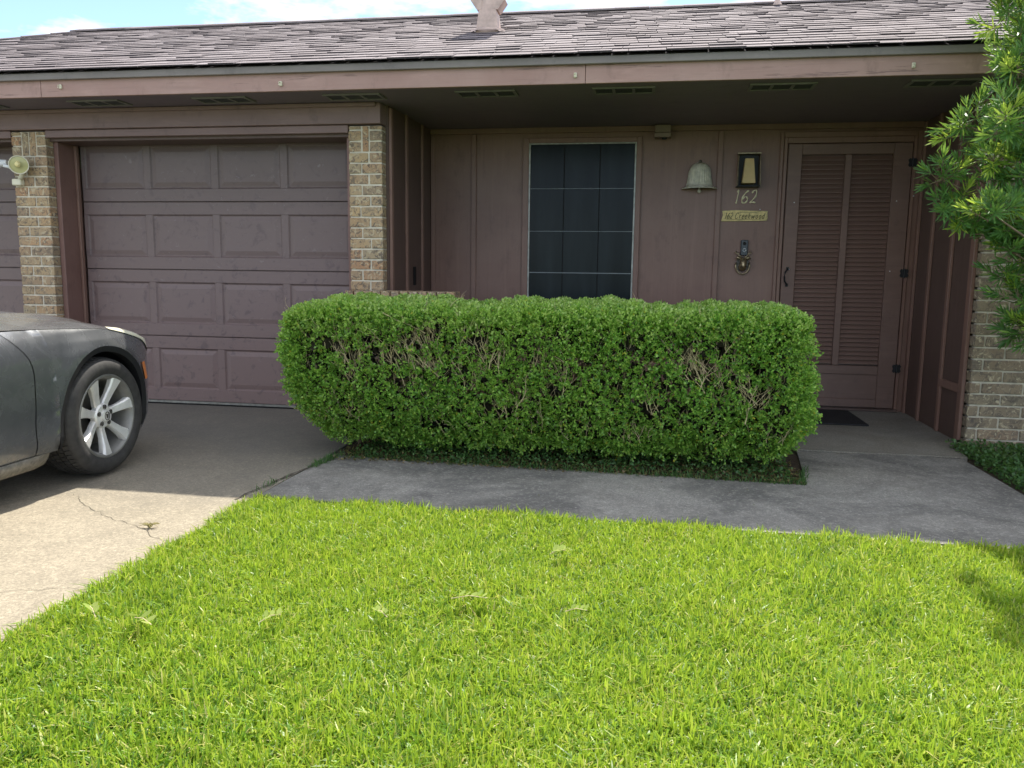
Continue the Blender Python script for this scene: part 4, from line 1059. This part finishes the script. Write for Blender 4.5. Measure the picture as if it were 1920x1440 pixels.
# ================================================================== SCATTER: lawn, litter, ground cover
def blades(P, h, w, lean, mat, name, tuft=False):
    n = len(P); th = rng.uniform(0, 2*np.pi, n); ld = np.stack([np.cos(th), np.sin(th), np.zeros(n)], 1); ln_ = np.abs(rng.normal(0, lean, n))[:, None]
    ph = rng.uniform(0, 2*np.pi, n); sd_ = np.stack([np.cos(ph), np.sin(ph), np.zeros(n)], 1)
    h = h[:, None]; w = w[:, None]; up = np.array([0, 0, 1.])
    m1 = P+up*h*.55*(1-ln_*.15)+ld*h*.35*ln_; tp = P+up*h*(1-ln_*.42)+ld*h*1.0*ln_
    V = np.stack([P-sd_*w*.45, P+sd_*w*.45, m1-sd_*w*.5, m1+sd_*w*.5, tp-sd_*w*.12, tp+sd_*w*.12], 1).reshape(-1, 3); i = np.arange(n)[:, None]*6
    Q = np.concatenate([i+np.array([[0, 1, 3, 2]]), i+np.array([[2, 3, 5, 4]])])
    return mesh_np(name, V, Q, mat)
def lawn_edge(x): return 3.55-(x+1.86)*.022
nB = 350000
X_ = rng.uniform(DX-.01, 3.0, nB); Y_ = rng.uniform(.75, 3.60, nB)
edge = lawn_edge(X_)+.015*np.sin(X_*9)+.012*np.sin(X_*23+1); ex = DX+.012*np.sin(Y_*11)+.01*np.sin(Y_*31)
k = (Y_ < edge) & (X_ > ex) & (X_ < .55+Y_*.62); X_, Y_ = X_[k], Y_[k]; n = len(X_)
# grow in small tufts: pull each blade toward a nearby centre
cxs = np.round(X_/.035)*.035+.012*np.sin(Y_*300); cys = np.round(Y_/.035)*.035+.012*np.sin(X_*280)
X_ = X_*.75+cxs*.25; Y_ = Y_*.75+cys*.25
P = np.stack([X_, Y_, np.full(n, -.03)], 1)
hm = .80+.16*np.sin(X_*3.1+Y_*2)*np.sin(Y_*4.3+1)+.10*np.sin(X_*9+Y_*7)+.08*np.sin(X_*21-Y_*17)
h = np.clip(rng.normal(.046, .012, n), .02, .08)*hm+.012
w = rng.uniform(.0035, .0070, n)
tag(blades(P, h, w, 1.0, 'grass', 'grass'), 'bright green sunlit lawn grass in front of the footpath', 'grass', kind='stuff')
# grass growing out of joints and at the bed edge
pts = []
for (x0, y0, x1, y1, m_) in ((-1.80, 4.42, -1.83, 4.15, 260), (-1.84, 4.44, .85, 4.34, 1300), (-1.9, 3.62, -1.88, 3.9, 40), (.86, 4.36, .93, 4.7, 120)):
    u = rng.uniform(0, 1, m_); pts.append(np.stack([x0+(x1-x0)*u+rng.normal(0, .012, m_), y0+(y1-y0)*u+np.abs(rng.normal(0, .04, m_))*(1 if m_ > 1000 else .3), np.full(m_, -.02)], 1))
pts = np.concatenate(pts); n = len(pts)
tag(blades(pts, rng.uniform(.015, .06, n), rng.uniform(.003, .005, n), .8, 'weed_leaf', 'edge_grass'), 'sparse shaded grass along the joint at the foot of the hedge', 'grass', kind='stuff')
def scatter_leaves(name, region, n, mat, L, zr, label, cat, flat=.35):
    x0, x1, y0, y1 = region; P = np.stack([rng.uniform(x0, x1, n), rng.uniform(y0, y1, n), rng.uniform(*zr, n)], 1)
    d = unit(np.stack([rng.normal(0, 1, n), rng.normal(0, 1, n), rng.normal(0, flat, n)], 1)); s_ = unit(np.cross(d, np.array([0, 0, 1.])+rng.normal(0, flat, (n, 3))))
    V, T_, Q = quads_leaf(P, d, s_, rng.uniform(L*.6, L, n), rng.uniform(L*.35, L*.6, n), .2)
    o = mesh_np(name, V, [T_, Q], mat); return tag(o, label, cat, kind='stuff')
scatter_leaves('leaf_litter', (-1.82, .88, 4.37, 4.9), 5200, 'litter', .024, (-.017, .0), 'brown dead leaves and clippings on the soil under the hedge', 'leaf litter')
scatter_leaves('bed_weeds', (-1.7, .84, 4.42, 4.85), 5200, 'weed_leaf', .022, (-.012, .04), 'low green weeds under the front of the hedge', 'weeds', .6)
scatter_leaves('ground_cover', (1.985, 3.6, 4.2, 5.56), 15000, 'weed_leaf', .030, (-.02, .045), 'leafy green ground cover beside the footpath under the brick wall', 'ground cover', .6)
scatter_leaves('path_crumbs', (-1.2, 1.9, 3.45, 5.2), 90, 'litter', .014, (-.008, -.006), 'tiny dry leaf crumbs scattered on the footpath', 'leaf litter', .05)

# fallen sprigs on the lawn
def sprig(x, y, L, rot, label, mat='dry_leaf', n=11, lw=.030, z=.030):
    t_ = thing('fallen_sprig', (x, y, z), label, 'sprig', 'clipped sprigs lying on the lawn'); d = Vector((math.cos(rot), math.sin(rot), .0)); s_ = Vector((-d.y, d.x, 0))
    part('stem', MB().tube([Vector((x, y, z)), Vector((x, y, z+.012))+d*L*.5, Vector((x, y, z+.006))+d*L], .0016, 5), 'twig', t_)
    B = []; DV = []; SV = []
    for i in range(n):
        u = .15+.85*i/n; sg = 1 if i % 2 else -1; B.append(Vector((x, y, z+.01))+d*L*u); v = (d*.7+s_*sg*rnd.uniform(.6, 1.1)+Vector((0, 0, rnd.uniform(0, .5)))).normalized(); DV.append(v); SV.append(v.cross(Vector((rnd.uniform(-.4, .4), rnd.uniform(-.4, .4), 1))).normalized())
    V, T_, Q = quads_leaf(np.array(B), np.array(DV), np.array(SV), np.full(n, lw)*rng.uniform(.8, 1.2, n), np.full(n, lw*.5), .2)
    mesh_np('leaves', V, [T_, Q], mat, t_)
sprig(-.60, 2.45, .12, .1, 'largest pale clipped sprig, lying near the middle of the lawn')
sprig(-.33, 2.93, .07, .6, 'pale clipped sprig on the lawn nearest the hedge')
sprig(-.22, 2.42, .07, .1, 'small pale sprig right of the largest one on the lawn', n=8, lw=.022)
sprig(-.76, 2.27, .06, 2.6, 'small pale sprig in front of the largest one on the lawn', n=7, lw=.022)
sprig(-1.13, 2.16, .07, .9, 'pale sprig left of the others on the lawn', n=6, lw=.032)
sprig(-1.52, 2.12, .10, -.5, 'green broadleaf sprig on the lawn beside the drive', 'dry_leaf', 5, .045)
sprig(-1.64, 2.10, .08, 2.4, 'pale dry sprig at the lawn edge beside the drive', 'dry_leaf', 8, .026)
tf = thing('weed_tuft', (-2.07, 3.02, -.01), 'small yellowish weed tuft in the drive crack', 'weed')
mb = MB()
for i in range(40):
    a = rnd.uniform(0, 6.28); r_ = rnd.uniform(.005, .035); mb.tube([(-2.07, 3.02, -.01), (-2.07+r_*.6*math.cos(a), 3.02+r_*.6*math.sin(a), .008), (-2.07+r_*math.cos(a)*1.4, 3.02+r_*math.sin(a), rnd.uniform(-.004, .012))], [.0016, .002, .0006], 4, cap=False)
part('blades', mb, 'sprinkle', tf, fix=False)

# rubble at the porch corner
for i in range(4):
    x, y, s_ = 2.0+rnd.uniform(0, .18), 5.45+rnd.uniform(0, .12), rnd.uniform(.012, .03)
    mb = MB().lathe([(0, -.5), (.8, -.3), (1, .1), (.6, .45), (0, .5)], 'Z', (0,0,0), 6); mb.v = [(x+v[0]*s_*rnd.uniform(.8, 1.2), y+v[1]*s_, -.02+v[2]*s_) for v in mb.v]
    tag(part('stone', mb, 'porch_concrete', None, origin=(x, y, -.02)), 'grey broken concrete stone at the corner of the porch slab by the brick wall', 'stone', 'concrete rubble at the porch corner')

# ================================================================== SHRUB TREE ON THE RIGHT
tree = thing('podocarpus_tree', (2.75, 4.8, -.02), 'tall shrub tree with narrow strap leaves at the right edge before the brick wall', 'tree')
def at(px, py, Y):
    d = CM.T @ np.array([(px-960)/1500, (py-720)/1500, 1.]); d = d*(Y/d[1]); return Vector((d[0], d[1], d[2]+1.10))
CL = [(1893,30,48,4.75),(1905,100,34,4.7),(1930,60,60,4.9),(1935,160,45,4.6),(1905,130,24,4.6),(1893,225,46,4.45),(1930,260,55,4.7),(1815,235,40,4.75),(1845,262,34,4.85),(1872,300,42,4.6),(1925,330,60,4.6),
      (1764,333,30,4.7),(1800,318,22,4.8),(1795,385,42,4.7),(1815,410,34,4.75),(1866,405,34,4.33),(1880,385,30,4.45),(1850,350,34,4.7),(1905,400,46,4.6),(1935,450,60,4.7),(1895,470,42,4.65),(1880,-70,60,4.55),(1910,-160,80,4.5),(1960,-120,90,4.6),(1860,-190,50,4.5),(1950,-260,90,4.6),(1885,520,26,4.75),(1912,560,34,4.7),(1908,605,34,4.75),(1945,620,50,4.7),(1880,435,34,4.7),
      (1960,100,90,4.8),(1980,250,90,4.8),(1990,420,95,4.8),(2000,560,90,4.8),(1900,180,30,4.7)]
shoots = []
for (a, b_, r_, Y) in CL:
    c = at(a, b_, Y); rw = r_/1500*Y*1.0; m_ = max(4, int((r_/24)**2*4.2))
    for k in range(m_):
        v = Vector((rnd.gauss(0, 1), rnd.gauss(0, 1), rnd.gauss(0, 1))).normalized()*rw*rnd.uniform(.1, .85)
        v.y *= .8; shoots.append((c+v, (v.normalized()*.8+Vector((-.15, -.35, .45))+Vector((rnd.gauss(0, .3), rnd.gauss(0, .3), rnd.gauss(0, .3)))).normalized(), c))
for k in range(480):   # the rest of the crown, outside the frame
    c = Vector((rnd.uniform(2.25, 3.5), rnd.uniform(4.3, 5.1), rnd.uniform(.8, 3.1))); v = (c-Vector((2.8, 4.8, 1.9))); shoots.append((c, (v.normalized()+Vector((0, -.2, .5))).normalized(), c-v*.2))
for k in range(230):
    c = Vector((rnd.uniform(1.42, 2.3), rnd.uniform(4.35, 4.95), rnd.uniform(2.74, 3.3))); shoots.append((c, Vector((rnd.gauss(0, .5), rnd.gauss(0, .5), .6)).normalized(), c))
BB = []; DD = []; SS = []; LL = []; mbt = MB()
for (p, d, c) in shoots:
    L = rnd.uniform(.05, .10); q = d.to_track_quat('Z', 'Y'); mbt.tube([p-d*.05, p, p+d*L], [.0028, .0024, .0012], 4, cap=False)
    nlv = 22
    for i in range(nlv):
        u = i/nlv; a = i*2.399; op = R(78)*(1-u)+R(18)*u+rnd.uniform(-.15, .15)
        v = q @ Vector((math.sin(op)*math.cos(a), math.sin(op)*math.sin(a), math.cos(op))); BB.append(p+d*L*u); DD.append(v); s_ = v.cross(d); 
        if s_.length < 1e-3: s_ = Vector((1, 0, 0))
        SS.append(s_.normalized()); LL.append(rnd.uniform(.06, .10)*(1-.25*u))
BB, DD, SS, LL = (np.array(x, dtype=float) for x in (BB, DD, SS, LL)); n = len(BB)
V, T_, Q = quads_leaf(BB, unit(DD), unit(SS), LL, rng.uniform(.008, .012, n), .12)
young = (np.arange(n)//nlv) % 6 == 0     # every sixth shoot is this year's yellow growth
for nm, mt_n, kk in (('crown', 'yew_leaf', ~young), ('young_foliage', 'yew_new', young)):
    vi = V.reshape(n, 6, 3)[kk].reshape(-1, 3); c_ = int(kk.sum()); i6 = np.arange(c_)[:, None]*6
    o = mesh_np(nm, vi, [np.concatenate([i6+np.array([[0, 2, 1]]), i6+np.array([[3, 4, 5]])]), i6+np.array([[1, 2, 4, 3]])], mt_n, tree); o['kind'] = 'stuff'
part('shoots', mbt, 'bark', tree, fix=False)['kind'] = 'stuff'
part('trunk', MB().tube([(2.75, 4.85, -.05), (2.72, 4.84, .5), (2.78, 4.82, 1.2), (2.72, 4.8, 2.0), (2.75, 4.8, 2.9)], [.07, .06, .05, .035, .015], 9), 'bark', tree, smooth=True)
for k in range(9):
    c = Vector((1.45+.09*k, 4.45+.05*(k % 5), 2.8+.05*(k % 7))); part('limb', MB().tube([(2.74, 4.82, 2.2+.05*k), (2.2, 4.75, 2.62+.03*k), c], [.014, .009, .004], 5, cap=False), 'bark', tree, fix=False, smooth=True)
for (a, b_, r_, Y) in CL:
    c = at(a, b_, Y); z0 = max(.5, c.z-.35*(2.72-c.x)-.15); s_ = Vector((2.74, 4.82, z0)); mid = s_.lerp(c, .55)+Vector((0, 0, -.03))
    part('limb', MB().tube([s_, mid, c], [.014, .009, .004], 5, cap=False), 'bark', tree, fix=False, smooth=True)
